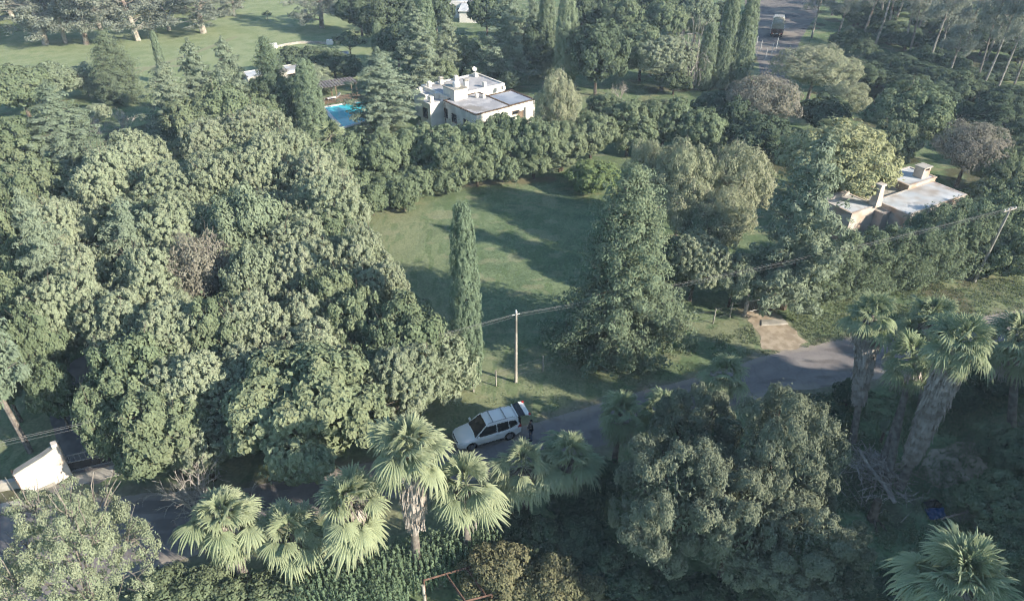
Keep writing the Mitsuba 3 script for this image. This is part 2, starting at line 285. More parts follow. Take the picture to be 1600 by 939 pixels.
def cone_tree(seed, r=3.0, h=12.0, base=1.0, power=.75, nb=150, n=14000, L=.34, W=.12, rise=.15, puff=.30, flat=.55, trunk=.24, gap=.1, bulge=0.0, tip=.5, spread=.6, hue=0, twigs=.6):
    """conifer: branches leave the trunk all the way up, each carrying flattened sprays"""
    rng = np.random.default_rng(seed)
    t = (np.arange(nb) + rng.random(nb)) / nb; t = t ** 1.15
    az = np.arange(nb) * 2.399963 + rng.normal(0, .35, nb)
    side = 1 + .22 * np.sin(az * 2 + seed) * np.sin(t * 7 + seed)
    env = r * ((1 - t) ** power * (1 - bulge) + bulge * np.sin(np.pi * np.clip(t * .9 + .1, 0, 1))) * side * rng.uniform(.72, 1.14, nb) + .12 * r * (1 - t)
    keep = rng.random(nb) > gap; t, az, env = t[keep], az[keep], env[keep]
    z = base + (h - base - tip) * t
    dirs = np.column_stack([np.cos(az), np.sin(az), np.zeros(len(az))])
    pc, pr, po, al, ms = [], [], [], [], []
    for k in range(len(t)):
        e = max(env[k], .12); m = max(2, int(e / (puff * 1.05)))
        s = np.linspace(.35 if e > 1 else .2, 1.0, m)
        q = dirs[k] * (s * e)[:, None] + np.array([0, 0, 1]) * (z[k] + rise * e * s ** 2 - .06 * e * s)[:, None]
        q = q + rng.normal(0, .13 * puff / .3, q.shape)
        pc.append(q); sz = puff * rng.uniform(.75, 1.3, (m, 1)) * np.linspace(1.15, .8, m)[:, None]
        pr.append(sz * np.array([1, 1, flat])); o = unit(np.tile(dirs[k] * .8 + [0, 0, .55], (m, 1)) + rng.normal(0, .2, (m, 3))); po.append(o); al.append(unit(o + dirs[k] * .5))
        if e > .5 and rng.random() < twigs:
            ms.append(tube([(0, 0, z[k] - .1), dirs[k] * e * .5 + [0, 0, z[k]], dirs[k] * e * .95 + [0, 0, z[k] + rise * e * .9]], [.05, .035, .015], 4, False))
    top = np.array([[0, 0, h - tip * f] for f in (.1, .35, .6, .9)]); pc.append(top); pr.append(np.tile([puff * .5, puff * .5, puff * .9], (4, 1))); po.append(np.tile([0, 0, 1.0], (4, 1))); al.append(np.tile([0, 0, 1.0], (4, 1)))
    pc, pr, po, al = map(np.vstack, (pc, pr, po, al))
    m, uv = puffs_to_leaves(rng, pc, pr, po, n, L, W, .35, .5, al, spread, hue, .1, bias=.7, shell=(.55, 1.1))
    nc = n // 8; tt = rng.random(nc); a2 = rng.random(nc) * 6.283; rr = r * .42 * ((1 - tt) ** power) * rng.uniform(.5, 1, nc)
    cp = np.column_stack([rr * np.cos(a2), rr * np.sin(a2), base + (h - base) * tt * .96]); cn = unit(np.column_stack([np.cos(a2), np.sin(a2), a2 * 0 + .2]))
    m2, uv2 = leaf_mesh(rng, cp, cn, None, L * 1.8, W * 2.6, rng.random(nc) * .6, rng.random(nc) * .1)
    tk = cat([tube([(0, 0, -.15), (.04, .02, h * .45), (0, 0, h * .96)], [trunk * 1.2, trunk * .8, trunk * .12], 7)] + ms)
    return cat([m, m2]), np.vstack([uv, uv2]), tk
def column_tree(seed, r=1.1, h=13.0, n=22000, L=.16, W=.055, puff=.145):
    """slim cypress: upright sprays round a column that narrows at the top and the foot"""
    rng = np.random.default_rng(seed)
    m = 900; t = rng.random(m); az = rng.random(m) * 6.2832
    prof = r * np.clip(1 - np.maximum(t - .25, 0) / .75, 0, 1) ** .32 * np.clip(.72 + t * 1.4, 0, 1)
    groove = 1 + .10 * np.sin(az * 5 + 2.0 * np.sin(t * 6 + seed)) + .07 * rng.normal(size=m)
    rr = prof * groove
    pc = np.column_stack([rr * np.cos(az), rr * np.sin(az), .35 + t * (h - .5)])
    out = unit(np.column_stack([np.cos(az), np.sin(az), az * 0 + .25]))
    s = puff * rng.uniform(.7, 1.35, (m, 1)); pr = s * np.array([1, 1, 2.4])
    al = unit(np.column_stack([np.cos(az) * .25, np.sin(az) * .25, az * 0 + 1]))
    me, uv = puffs_to_leaves(rng, pc, pr, out, n, L, W, .1, .4, al, .35, 0, .08, bias=1.0, shell=(.45, 1.05), stray=.03)
    nc = n // 7; tt = rng.random(nc); a2 = rng.random(nc) * 6.283; p2 = r * .78 * np.clip(1 - np.maximum(tt - .25, 0) / .75, 0, 1) ** .34 * np.clip(.72 + tt * 1.4, 0, 1)
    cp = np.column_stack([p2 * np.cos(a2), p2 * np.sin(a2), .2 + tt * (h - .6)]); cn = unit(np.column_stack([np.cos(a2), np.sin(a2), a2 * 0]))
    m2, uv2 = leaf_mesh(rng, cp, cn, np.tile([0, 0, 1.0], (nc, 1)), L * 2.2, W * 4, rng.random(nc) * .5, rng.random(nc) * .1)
    return cat([me, m2]), np.vstack([uv, uv2]), tube([(0, 0, -.15), (0, 0, h * .6)], [.18, .08], 6)
def euca_tree(seed, r=3.4, h=15.0, n=6500, L=.42, W=.12, trunk=.30, clumps=30, low=.42, fork=2):
    """tall pale trunk, forks, hanging grey foliage in loose clumps"""
    rng = np.random.default_rng(seed)
    ms, tips = [], []
    lean = rng.normal(0, .5, 2)
    spine = np.array([(0, 0, -.2), (lean[0] * .3, lean[1] * .3, h * .3), (lean[0] * .8, lean[1] * .8, h * .62), (lean[0], lean[1], h * .92)]) + np.vstack([np.zeros(3), rng.normal(0, .12, (3, 3))])
    ms.append(tube(spine, [trunk * 1.15, trunk * .85, trunk * .55, trunk * .12], 7))
    for k in range(clumps):
        f = rng.uniform(low, 1.0); s = np.array([np.interp(f, [0, .33, .67, 1], spine[:, j]) for j in range(3)])
        a = k * 2.4 + rng.normal(0, .4); e = r * rng.uniform(.35, 1.0) * (1.15 - .65 * max(f - .6, 0) / .4)
        t = s + np.array([np.cos(a) * e, np.sin(a) * e, rng.uniform(.1, .45) * e + .3])
        ms.append(tube([s, (s + t) / 2 + [0, 0, .2 * e * .3], t], [trunk * .32, trunk * .18, trunk * .06], 4, False)); tips.append(t)
    tips = np.array(tips)
    pc = np.repeat(tips, 4, 0) + rng.normal(0, .42, (len(tips) * 4, 3)) * [1, 1, .9]
    pr = rng.uniform(.35, .75, (len(pc), 1)) * np.array([1, 1, 1.15])
    m, uv = puffs_to_leaves(rng, pc, pr, unit(rng.normal(size=pc.shape) + [0, 0, .6]), n, L, W, .1, .8, np.array([0, 0, -1.0]), .9, 0, .15, bias=.4, shell=(.2, 1.1))
    return m, uv, cat(ms)
def bare_tree(seed, h=4.0, r=2.2, depth=4, stems=5, w=.07):
    rng = np.random.default_rng(seed); ms = []
    def grow(p, d, ln, w, k):
        e = p + d * ln; m = (p + e) / 2 + rng.normal(0, .07 * ln, 3)
        ms.append(tube([p, m, e], [w, w * .85, w * .62], 4 if k else 3, False))
        if k == 0: return
        for _ in range(rng.integers(2, 4)):
            nd = unit((d + rng.normal(0, .55, 3) + [0, 0, .12])[None])[0]
            grow(e if rng.random() < .7 else m, nd, ln * rng.uniform(.6, .85), w * .62, k - 1)
    for s in range(stems):
        a = s * 6.28 / stems + rng.normal(0, .4); t = rng.uniform(.15, .75) * r / h
        grow(np.array([0, 0, -.1]), unit(np.array([[np.cos(a) * t * 1.6, np.sin(a) * t * 1.6, 1.0]]))[0], h * .34, w, depth)
    return cat(ms)
def upright_bush(seed, r=1.5, h=2.6, shoots=75, n=7000, L=.19, W=.07):
    rng = np.random.default_rng(seed); pc, pr, po = [], [], []
    for k in range(shoots):
        a = k * 2.4; e = r * math.sqrt((k + .5) / shoots); top = h * (1 - .38 * (e / r) ** 2) * rng.uniform(.8, 1.08); d = np.array([np.cos(a) * .18 * e / r, np.sin(a) * .18 * e / r, 1])
        for s in np.linspace(.25, 1, 6):
            pc.append([np.cos(a) * e, np.sin(a) * e, 0] + d * top * s); pr.append([.13 - .05 * s, .13 - .05 * s, .2]); po.append([np.cos(a) * .5, np.sin(a) * .5, .8])
    return *puffs_to_leaves(rng, np.array(pc), np.array(pr), unit(np.array(po, float)), n, L, W, .3, .5, np.array([0, 0, 1.0]), .5, 0, .12), tube([(0, 0, -.1), (0, 0, h * .5)], [.06, .03], 5)

VAR = {}
def variant(kind, name, built, leafmat, barkmat, r, h):
    m, uv, tk = built
    scene[f'v_{name}'] = {'type': 'shapegroup', 'crown': mikit.ply(m, leafmat, uv=uv), 'trunk': mikit.ply(tk, barkmat)}
    VAR.setdefault(kind, []).append((f'v_{name}', r, h))
def bare_variant(kind, name, m, mat, r, h):
    scene[f'v_{name}'] = {'type': 'shapegroup', 'branches': mikit.ply(m, mat)}
    VAR.setdefault(kind, []).append((f'v_{name}', r, h))
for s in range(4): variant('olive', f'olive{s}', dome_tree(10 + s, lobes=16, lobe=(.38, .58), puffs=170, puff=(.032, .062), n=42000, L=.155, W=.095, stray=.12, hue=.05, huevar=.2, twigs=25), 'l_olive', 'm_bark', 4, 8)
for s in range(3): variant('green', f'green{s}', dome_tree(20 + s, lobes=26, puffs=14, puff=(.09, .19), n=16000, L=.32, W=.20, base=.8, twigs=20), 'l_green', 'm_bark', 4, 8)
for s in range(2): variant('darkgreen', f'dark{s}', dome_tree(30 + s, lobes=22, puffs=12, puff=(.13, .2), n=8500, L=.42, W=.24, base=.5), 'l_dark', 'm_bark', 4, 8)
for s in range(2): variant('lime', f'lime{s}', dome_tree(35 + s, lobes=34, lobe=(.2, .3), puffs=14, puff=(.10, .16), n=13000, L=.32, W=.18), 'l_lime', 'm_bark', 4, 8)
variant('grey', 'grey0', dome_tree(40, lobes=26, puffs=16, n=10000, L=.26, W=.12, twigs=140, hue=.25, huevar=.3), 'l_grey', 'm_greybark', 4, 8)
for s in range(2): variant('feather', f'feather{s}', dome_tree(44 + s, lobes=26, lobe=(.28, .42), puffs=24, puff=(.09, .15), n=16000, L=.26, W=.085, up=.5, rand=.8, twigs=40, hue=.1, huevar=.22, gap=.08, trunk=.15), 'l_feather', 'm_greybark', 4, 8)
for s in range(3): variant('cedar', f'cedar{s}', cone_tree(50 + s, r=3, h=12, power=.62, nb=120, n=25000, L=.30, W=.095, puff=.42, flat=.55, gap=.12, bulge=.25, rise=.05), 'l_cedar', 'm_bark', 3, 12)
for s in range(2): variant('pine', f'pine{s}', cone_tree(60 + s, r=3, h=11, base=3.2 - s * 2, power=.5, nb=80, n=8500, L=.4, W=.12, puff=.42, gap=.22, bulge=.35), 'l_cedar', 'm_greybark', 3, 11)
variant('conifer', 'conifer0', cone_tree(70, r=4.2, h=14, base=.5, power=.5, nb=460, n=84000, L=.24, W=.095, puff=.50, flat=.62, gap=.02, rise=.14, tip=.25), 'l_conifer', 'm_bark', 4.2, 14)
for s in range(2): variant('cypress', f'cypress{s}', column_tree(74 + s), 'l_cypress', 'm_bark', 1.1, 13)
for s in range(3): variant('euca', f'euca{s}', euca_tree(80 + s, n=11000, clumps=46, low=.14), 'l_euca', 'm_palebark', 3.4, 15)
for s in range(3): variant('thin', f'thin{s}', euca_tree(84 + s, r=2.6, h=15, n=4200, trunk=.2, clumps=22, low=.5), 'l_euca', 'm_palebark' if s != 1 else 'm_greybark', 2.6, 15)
variant('yellow', 'yellow0', dome_tree(90, r=4, h=8, base=.9, lobes=36, lobe=(.2, .32), puffs=16, puff=(.09, .14), n=17000, L=.26, W=.13, up=.5, along=np.array([0, 0, 1.0]), spread=.9, hue=.05, huevar=.2), 'l_yellow', 'm_bark', 4, 8)
for s in range(2): variant('hedge', f'hedge{s}', cone_tree(94 + s, r=1.6, h=6, base=.1, power=.45, nb=150, n=9500, L=.24, W=.07, puff=.26, flat=1.3, gap=.05, rise=.7, tip=.4, spread=.4, trunk=.12), 'l_hedge', 'm_bark', 1.6, 6)
for s in range(2): variant('shrub', f'shrub{s}', dome_tree(100 + s, r=2, h=3.6, base=.1, lobes=22, puffs=14, puff=(.12, .18), n=9000, L=.18, W=.10, low=-.7, trunk=.08, hue=.1, huevar=.2), 'l_olive', 'm_bark', 2, 3.6)
for s in range(2): variant('leafy', f'leafy{s}', dome_tree(104 + s, r=2, h=3.2, base=.1, lobes=18, puffs=12, n=5500, L=.24, W=.15, low=-.7, trunk=.08), 'l_green', 'm_bark', 2, 3.2)
variant('vine', 'vine0', dome_tree(108, r=2, h=3, base=.0, lobes=18, puffs=14, n=8000, L=.22, W=.11, low=-.7, trunk=.06, along=np.array([0, 0, -1.0]), spread=.5), 'l_vine', 'm_bark', 2, 3)
variant('large', 'large0', dome_tree(110, r=5, h=8.5, base=1.2, lobes=46, lobe=(.18, .28), puffs=16, puff=(.075, .12), n=30000, L=.34, W=.22, gap=.04, trunk=.25, up=.55, rand=.45), 'l_large', 'm_bark', 5, 8.5)
variant('airy', 'airy0', dome_tree(114, r=4, h=7, base=.8, lobes=34, lobe=(.22, .34), puffs=18, puff=(.045, .085), n=46000, L=.105, W=.052, gap=.1, trunk=.12, twigs=90, rand=1.2, core=.02, stray=.3, along=np.array([0, 0, 1.0]), spread=1.0), 'l_airy', 'm_greybark', 4, 7)
for s in range(3): variant('mimosa', f'mimosa{s}', dome_tree(120 + s, r=4, h=8, base=1.2, lobes=64, lobe=(.13, .24), puffs=16, puff=(.05, .10), n=40000, L=.19, W=.065, gap=.2, trunk=.22, up=.7, rand=.75, squash=.7, hue=.05, huevar=.15, stray=.2, core=.05), 'l_mimosa', 'm_bark', 4, 8)
for s in range(2): variant('oleander', f'oleander{s}', upright_bush(130 + s), 'l_oleander', 'm_bark', 1.5, 2.6)
for s in range(2): variant('golden', f'golden{s}', dome_tree(134 + s, r=2, h=3.2, base=.1, lobes=26, lobe=(.2, .32), puffs=12, n=9500, L=.18, W=.09, low=-.6, trunk=.07, along=np.array([0, 0, 1.0]), spread=.7, hue=.1, huevar=.3), 'l_golden', 'm_bark', 2, 3.2)
variant('sapling', 'sapling0', dome_tree(140, r=1.6, h=6, base=1.5, lobes=14, lobe=(.2, .35), puffs=7, n=1600, L=.26, W=.12, trunk=.07, core=.0, twigs=20), 'l_dark', 'm_bark', 1.6, 6)
bare_variant('bare', 'bare0', bare_tree(150, 4, 2.6, 4, 6, .075), 'm_deadwood', 2.6, 4)
bare_variant('bare', 'bare1', bare_tree(151, 4, 2.6, 4, 5, .075), 'm_deadwood', 2.6, 4)
bare_variant('bareshrub', 'bareshrub0', bare_tree(153, 2.4, 2.0, 4, 9, .035), 'm_deadwood', 2.0, 2.4)

TREES = [
 ('olive_tree', 'olive', -27.7, 71.94, 4.06, 9.18, 37, 'olive-brown rounded tree on the far top edge of the left grove', 'tree', None),
 ('olive_tree', 'olive', -22.1, 65.64, 3.61, 9.43, 55, 'olive-brown domed tree at the far right shoulder of the left grove, before the pointed cypress', 'tree', None),
 ('olive_tree', 'olive', -31.7, 70.04, 4.14, 8.91, 144, 'olive tree at the far rim of the left grove, below the pale conifer cluster', 'tree', None),
 ('olive_tree', 'olive', -23.42, 61.21, 3.57, 10.27, 288, 'dull olive tree high in the left grove, below the far rim', 'tree', None),
 ('olive_tree', 'olive', -17.86, 59.49, 3.35, 9.52, 79, 'olive tree on the upper right flank of the left grove, facing the hedge trees', 'tree', None),
 ('olive_tree', 'olive', -27.29, 59.45, 3.8, 9.66, 99, 'broad olive crown in the upper middle of the left grove', 'tree', None),
 ('olive_tree', 'olive', -30.99, 58.04, 3.88, 9.08, 38, 'broad grey-olive crown in the upper left part of the left grove', 'tree', None),
 ('olive_tree', 'olive', -38.68, 66.48, 3.82, 8.64, 333, 'olive tree at the upper left rim of the left grove, below the bare pinkish shrubs', 'tree', None),
 ('olive_tree', 'olive', -37.28, 58.79, 3.78, 9.63, 290, 'pale olive domed tree on the upper left of the left grove', 'tree', None),
 ('olive_tree', 'olive', -36.41, 49.3, 2.91, 9.78, 69, 'yellowish olive tree on the left side of the grove, beside the bluish conifer', 'tree', None),
 ('olive_tree', 'olive', -32.29, 44.06, 2.45, 8.4, 225, 'olive tree on the left flank of the grove, right of the frosty conifer', 'tree', None),
 ('pine_tree', 'pine', -29.77, 47.57, 2.6, 10.0, 263, 'grey-green spiky conifer with bare twigs standing inside the left grove', 'tree', None),
 ('olive_tree', 'olive', -27.41, 49.55, 3.06, 9.67, 316, 'olive tree in the centre left of the grove, right of the spiky conifer', 'tree', None),
 ('grey_tree', 'grey', -23.28, 44.07, 2.48, 9.0, 31, 'purplish grey half-dry tree in the middle of the left grove', 'tree', None),
 ('broadleaf_tree', 'lime', -21.51, 49.92, 3.21, 10.0, 218, 'light green clumpy tree in the centre of the left grove', 'tree', None),
 ('olive_tree', 'olive', -15.75, 54.18, 3.55, 9.37, 182, 'grey-olive smooth dome on the right flank of the grove at the lawn edge', 'tree', None),
 ('olive_tree', 'olive', -17.27, 48.48, 3.14, 8.58, 170, 'olive tree right of the light green clumpy tree in the grove', 'tree', None),
 ('pine_tree', 'pine', -12.03, 50.45, 1.6, 6.5, 32, 'dark spiky conifer poking out of the grove over the lawn edge', 'tree', None),
 ('olive_tree', 'olive', -11.88, 45.95, 2.66, 8.8, 311, 'small olive dome at the lawn edge below the dark spiky conifer', 'tree', None),
 ('olive_tree', 'olive', -15.33, 43.84, 3.05, 8.98, 108, 'yellow-olive tree in the right half of the grove', 'tree', None),
 ('broadleaf_tree', 'lime', -18.72, 42.72, 2.43, 8.6, 327, 'greenish-yellow broad tree in the middle of the grove below the light green one', 'tree', None),
 ('olive_tree', 'olive', -26.13, 42.08, 3.08, 9.02, 317, 'olive-yellow tree in the left centre of the grove', 'tree', None),
 ('olive_tree', 'olive', -30.55, 39.42, 2.83, 9.26, 183, 'pale olive tree at the left edge of the grove, right of the pine trunk', 'tree', None),
 ('olive_tree', 'olive', -26.43, 38.09, 2.88, 8.36, 215, 'olive tree on the lower left slope of the grove', 'tree', None),
 ('olive_tree', 'olive', -21.84, 36.46, 3.23, 8.59, 58, 'broad olive tree on the lower slope of the grove', 'tree', None),
 ('broadleaf_tree', 'green', -19.16, 36.55, 2.36, 8.5, 109, 'darker green tree low in the middle of the grove', 'tree', None),
 ('olive_tree', 'olive', -17.06, 37.01, 2.51, 8.6, 15, 'dark olive tree between the big large-leaved tree and the grove centre', 'tree', None),
 ('broadleaf_tree', 'green', -12.78, 41.03, 2.1, 8.2, 16, 'mid green tree on the right flank of the grove', 'tree', None),
 ('olive_tree', 'olive', -9.93, 42.91, 2.54, 7.9, 100, 'olive tree at the lawn edge in the right flank of the grove', 'tree', None),
 ('olive_tree', 'olive', -14.14, 38.85, 2.26, 7.76, 169, 'small dark olive tree behind the big large-leaved tree', 'tree', None),
 ('broadleaf_tree', 'green', -10.5, 38.47, 2.36, 8.0, 123, 'green rounded tree left of the dome beside the lone cypress', 'tree', None),
 ('broadleaf_tree', 'green', -7.2, 37.19, 2.83, 7.8, 359, 'wide green dome in the lower right of the grove by the lawn', 'tree', None),
 ('shrub', 'shrub', -4.73, 36.33, 2.49, 5.6, 70, 'round pale tree at the grove end beside the lone cypress', 'tree', None),
 ('broadleaf_tree', 'green', -9.74, 33.63, 2.03, 6.5, 148, 'shaded green tree between the large-leaved tree and the round pale one', 'tree', None),
 ('olive_tree', 'olive', -19.14, 31.52, 2.94, 8.02, 227, 'olive tree on the grove slope above the bare branches at the road', 'tree', None),
 ('broadleaf_tree', 'green', -23.13, 32.71, 2.59, 8.4, 99, 'clumpy green tree at the lower left of the grove above the gate', 'tree', None),
 ('broadleaf_tree', 'green', -20.27, 29.11, 2.58, 7.2, 128, 'green tree overhanging the sliding gate', 'tree', None),
 ('broadleaf_tree', 'green', -23.97, 29.78, 1.65, 7.0, 268, 'lower green tree overhanging the dirt drive behind the gate', 'tree', None),
 ('olive_tree', 'olive', -18.36, 29.17, 2.69, 5.41, 201, 'olive-green low tree left of the large-leaved tree by the road', 'tree', None),
 ('large_leaf_tree', 'large', -12.06, 30.03, 4.75, 8.5, 325, 'big large-leaved green tree at the front of the grove beside the road', 'tree', None),
 ('olive_tree', 'olive', -33.27, 54.87, 2.3, 7.08, 307, 'lower tree filling a gap between the taller crowns of the left grove', 'tree', 'understorey trees of the left grove'),
 ('olive_tree', 'olive', -32.8, 61.3, 2.82, 7.11, 350, 'lower tree filling a gap between the taller crowns of the left grove', 'tree', 'understorey trees of the left grove'),
 ('broadleaf_tree', 'green', -31.87, 50.04, 2.98, 7.35, 284, 'lower tree filling a gap between the taller crowns of the left grove', 'tree', 'understorey trees of the left grove'),
 ('broadleaf_tree', 'green', -30.71, 53.17, 2.97, 7.26, 140, 'lower tree filling a gap between the taller crowns of the left grove', 'tree', 'understorey trees of the left grove'),
 ('olive_tree', 'olive', -30.64, 63.25, 2.58, 7.16, 58, 'lower tree filling a gap between the taller crowns of the left grove', 'tree', 'understorey trees of the left grove'),
 ('broadleaf_tree', 'green', -28.27, 44.8, 2.66, 6.81, 125, 'lower tree filling a gap between the taller crowns of the left grove', 'tree', 'understorey trees of the left grove'),
 ('olive_tree', 'olive', -28.29, 54.91, 2.73, 7.16, 356, 'lower tree filling a gap between the taller crowns of the left grove', 'tree', 'understorey trees of the left grove'),
 ('broadleaf_tree', 'green', -27.58, 63.12, 2.34, 7.09, 334, 'lower tree filling a gap between the taller crowns of the left grove', 'tree', 'understorey trees of the left grove'),
 ('broadleaf_tree', 'green', -28.0, 66.03, 2.64, 7.12, 186, 'lower tree filling a gap between the taller crowns of the left grove', 'tree', 'understorey trees of the left grove'),
 ('broadleaf_tree', 'green', -25.42, 47.18, 2.84, 6.64, 298, 'lower tree filling a gap between the taller crowns of the left grove', 'tree', 'understorey trees of the left grove'),
 ('olive_tree', 'olive', -25.59, 53.2, 2.49, 6.65, 218, 'lower tree filling a gap between the taller crowns of the left grove', 'tree', 'understorey trees of the left grove'),
 ('broadleaf_tree', 'green', -25.33, 56.75, 2.45, 6.83, 35, 'lower tree filling a gap between the taller crowns of the left grove', 'tree', 'understorey trees of the left grove'),
 ('olive_tree', 'olive', -24.82, 64.22, 2.39, 7.41, 34, 'lower tree filling a gap between the taller crowns of the left grove', 'tree', 'understorey trees of the left grove'),
 ('olive_tree', 'olive', -23.39, 39.27, 2.62, 7.27, 178, 'lower tree filling a gap between the taller crowns of the left grove', 'tree', 'understorey trees of the left grove'),
 ('olive_tree', 'olive', -22.29, 47.11, 2.53, 6.78, 190, 'lower tree filling a gap between the taller crowns of the left grove', 'tree', 'understorey trees of the left grove'),
 ('olive_tree', 'olive', -22.45, 53.1, 2.37, 7.17, 93, 'lower tree filling a gap between the taller crowns of the left grove', 'tree', 'understorey trees of the left grove'),
 ('olive_tree', 'olive', -21.67, 57.19, 2.69, 6.85, 64, 'lower tree filling a gap between the taller crowns of the left grove', 'tree', 'understorey trees of the left grove'),
 ('olive_tree', 'olive', -20.5, 60.95, 2.65, 6.6, 292, 'lower tree filling a gap between the taller crowns of the left grove', 'tree', 'understorey trees of the left grove'),
 ('broadleaf_tree', 'green', -19.92, 39.79, 2.98, 6.52, 231, 'lower tree filling a gap between the taller crowns of the left grove', 'tree', 'understorey trees of the left grove'),
 ('olive_tree', 'olive', -19.38, 53.16, 2.48, 7.09, 358, 'lower tree filling a gap between the taller crowns of the left grove', 'tree', 'understorey trees of the left grove'),
 ('broadleaf_tree', 'green', -19.34, 66.83, 2.71, 6.91, 161, 'lower tree filling a gap between the taller crowns of the left grove', 'tree', 'understorey trees of the left grove'),
 ('olive_tree', 'olive', -18.83, 45.82, 2.81, 7.27, 241, 'lower tree filling a gap between the taller crowns of the left grove', 'tree', 'understorey trees of the left grove'),
 ('olive_tree', 'olive', -18.98, 56.06, 2.56, 6.97, 38, 'lower tree filling a gap between the taller crowns of the left grove', 'tree', 'understorey trees of the left grove'),
 ('broadleaf_tree', 'green', -17.73, 62.83, 2.36, 6.94, 255, 'lower tree filling a gap between the taller crowns of the left grove', 'tree', 'understorey trees of the left grove'),
 ('olive_tree', 'olive', -16.59, 32.89, 2.52, 7.42, 325, 'lower tree filling a gap between the taller crowns of the left grove', 'tree', 'understorey trees of the left grove'),
 ('broadleaf_tree', 'green', -15.31, 51.13, 2.87, 7.02, 328, 'lower tree filling a gap between the taller crowns of the left grove', 'tree', 'understorey trees of the left grove'),
 ('broadleaf_tree', 'green', -15.78, 57.13, 2.51, 7.12, 64, 'lower tree filling a gap between the taller crowns of the left grove', 'tree', 'understorey trees of the left grove'),
 ('olive_tree', 'olive', -14.54, 47.29, 2.64, 7.05, 211, 'lower tree filling a gap between the taller crowns of the left grove', 'tree', 'understorey trees of the left grove'),
 ('olive_tree', 'olive', -13.68, 33.18, 2.59, 7.47, 12, 'lower tree filling a gap between the taller crowns of the left grove', 'tree', 'understorey trees of the left grove'),
 ('olive_tree', 'olive', -13.1, 36.03, 2.74, 7.49, 211, 'lower tree filling a gap between the taller crowns of the left grove', 'tree', 'understorey trees of the left grove'),
 ('olive_tree', 'olive', -6.8, 32.92, 2.98, 7.51, 90, 'lower tree filling a gap between the taller crowns of the left grove', 'tree', 'understorey trees of the left grove'),
 ('cedar_tree', 'cedar', -34.11, 43.79, 2.47, 12.5, 101, 'frosty pale green conifer on the left edge above the bare-trunked conifer', 'tree', None),
 ('pine_tree', 'pine', -31.0, 31.49, 2.06, 17.2, 324, 'conifer with a bare leaning trunk behind the gate wall at the left edge', 'tree', None),
 ('cedar_tree', 'cedar', -49.97, 74.42, 3.71, 11.0, 310, 'bluish green conifer on the left, below the tree-lined field', 'tree', None),
 ('broadleaf_tree', 'green', -54.63, 72.74, 3.22, 8.0, 72, 'green tree on the left edge beneath the bluish conifer', 'tree', None),
 ('broadleaf_tree', 'green', -67.75, 94.94, 4.37, 7.0, 61, 'broad light green tree on the left edge below the field', 'tree', None),
 ('broadleaf_tree', 'lime', -66.62, 100.3, 3.68, 6.0, 213, 'light green bush-like tree at the edge of the upper left field', 'tree', None),
 ('broadleaf_tree', 'green', -53.79, 79.73, 3.03, 7.0, 240, 'yellowish green tree below the bluish conifer on the left', 'tree', None),
 ('broadleaf_tree', 'green', -44.2, 59.53, 3.11, 8.5, 180, 'green tree left of the grove below the bluish conifer', 'tree', None),
 ('broadleaf_tree', 'green', -46.33, 58.86, 2.97, 8.0, 272, 'shaded green tree behind the frosty conifer on the left edge', 'tree', None),
 ('shrub', 'shrub', -64.13, 104.44, 3.45, 4.76, 129, 'round green bush alone at the edge of the upper left field', 'bush', None),
 ('conifer_tree', 'conifer', -57.85, 102.02, 3.15, 9.84, 114, 'dark conifer with one lit side at the left end of the pale conifer cluster', 'tree', None),
 ('cypress_tree', 'cypress', -55.19, 110.95, 0.7, 8.0, 152, 'thin little cypress behind the pale conifer cluster', 'tree', None),
 ('cedar_tree', 'cedar', -41.66, 83.56, 3.45, 11.0, 76, 'pale bluish conifer at the front of the cluster above the grove', 'tree', None),
 ('cedar_tree', 'cedar', -40.01, 88.52, 3.27, 12.0, 176, 'pale conifer in the middle of the cluster above the grove', 'tree', None),
 ('cedar_tree', 'cedar', -36.06, 89.17, 3.13, 12.0, 170, 'pale conifer at the right end of the cluster above the grove', 'tree', None),
 ('broadleaf_tree', 'green', -35.62, 83.49, 3.44, 8.0, 174, 'green tree below the right end of the pale conifer cluster', 'tree', None),
 ('broadleaf_tree', 'green', -39.51, 81.98, 3.41, 7.0, 299, 'dark green tree at the foot of the pale conifer cluster', 'tree', None),
 ('bare_shrub', 'bareshrub', -54.46, 88.18, 2.51, 2.6, 238, 'second from the left of the leafless shrubs in the dry clearing', 'shrub', 'leafless shrubs in the dry clearing'),
 ('bare_shrub', 'bareshrub', -51.78, 89.09, 2.86, 3.4, 76, 'rightmost of the leafless shrubs in the dry clearing', 'shrub', 'leafless shrubs in the dry clearing'),
 ('bare_shrub', 'bareshrub', -54.21, 82.79, 2.07, 2.4, 263, 'leftmost of the leafless shrubs in the dry clearing', 'shrub', 'leafless shrubs in the dry clearing'),
 ('shrub', 'shrub', -56.98, 93.14, 1.75, 2.4, 253, 'small green bush behind the leafless shrubs in the dry clearing', 'bush', None),
 ('broadleaf_tree', 'green', -40.15, 47.96, 2.23, 9.0, 237, 'shaded tree filling the left edge behind the frosty conifer', 'tree', None),
 ('broadleaf_tree', 'green', -36.68, 45.19, 1.96, 8.0, 197, 'green tree between the frosty conifer and the grove', 'tree', None),
 ('broadleaf_tree', 'green', -31.47, 37.01, 1.71, 8.0, 228, 'tree right of the bare-trunked conifer at the left edge', 'tree', None),
 ('broadleaf_tree', 'green', -35.28, 40.02, 1.8, 8.0, 29, 'dark tree behind the bare-trunked conifer on the left edge', 'tree', None),
 ('broadleaf_tree', 'green', -29.42, 33.41, 1.38, 6.0, 211, 'low tree beside the dirt drive behind the gate', 'tree', None),
 ('broadleaf_tree', 'green', -33.26, 34.3, 2.03, 8.0, 39, 'tree cut by the left edge above the low wall', 'tree', None),
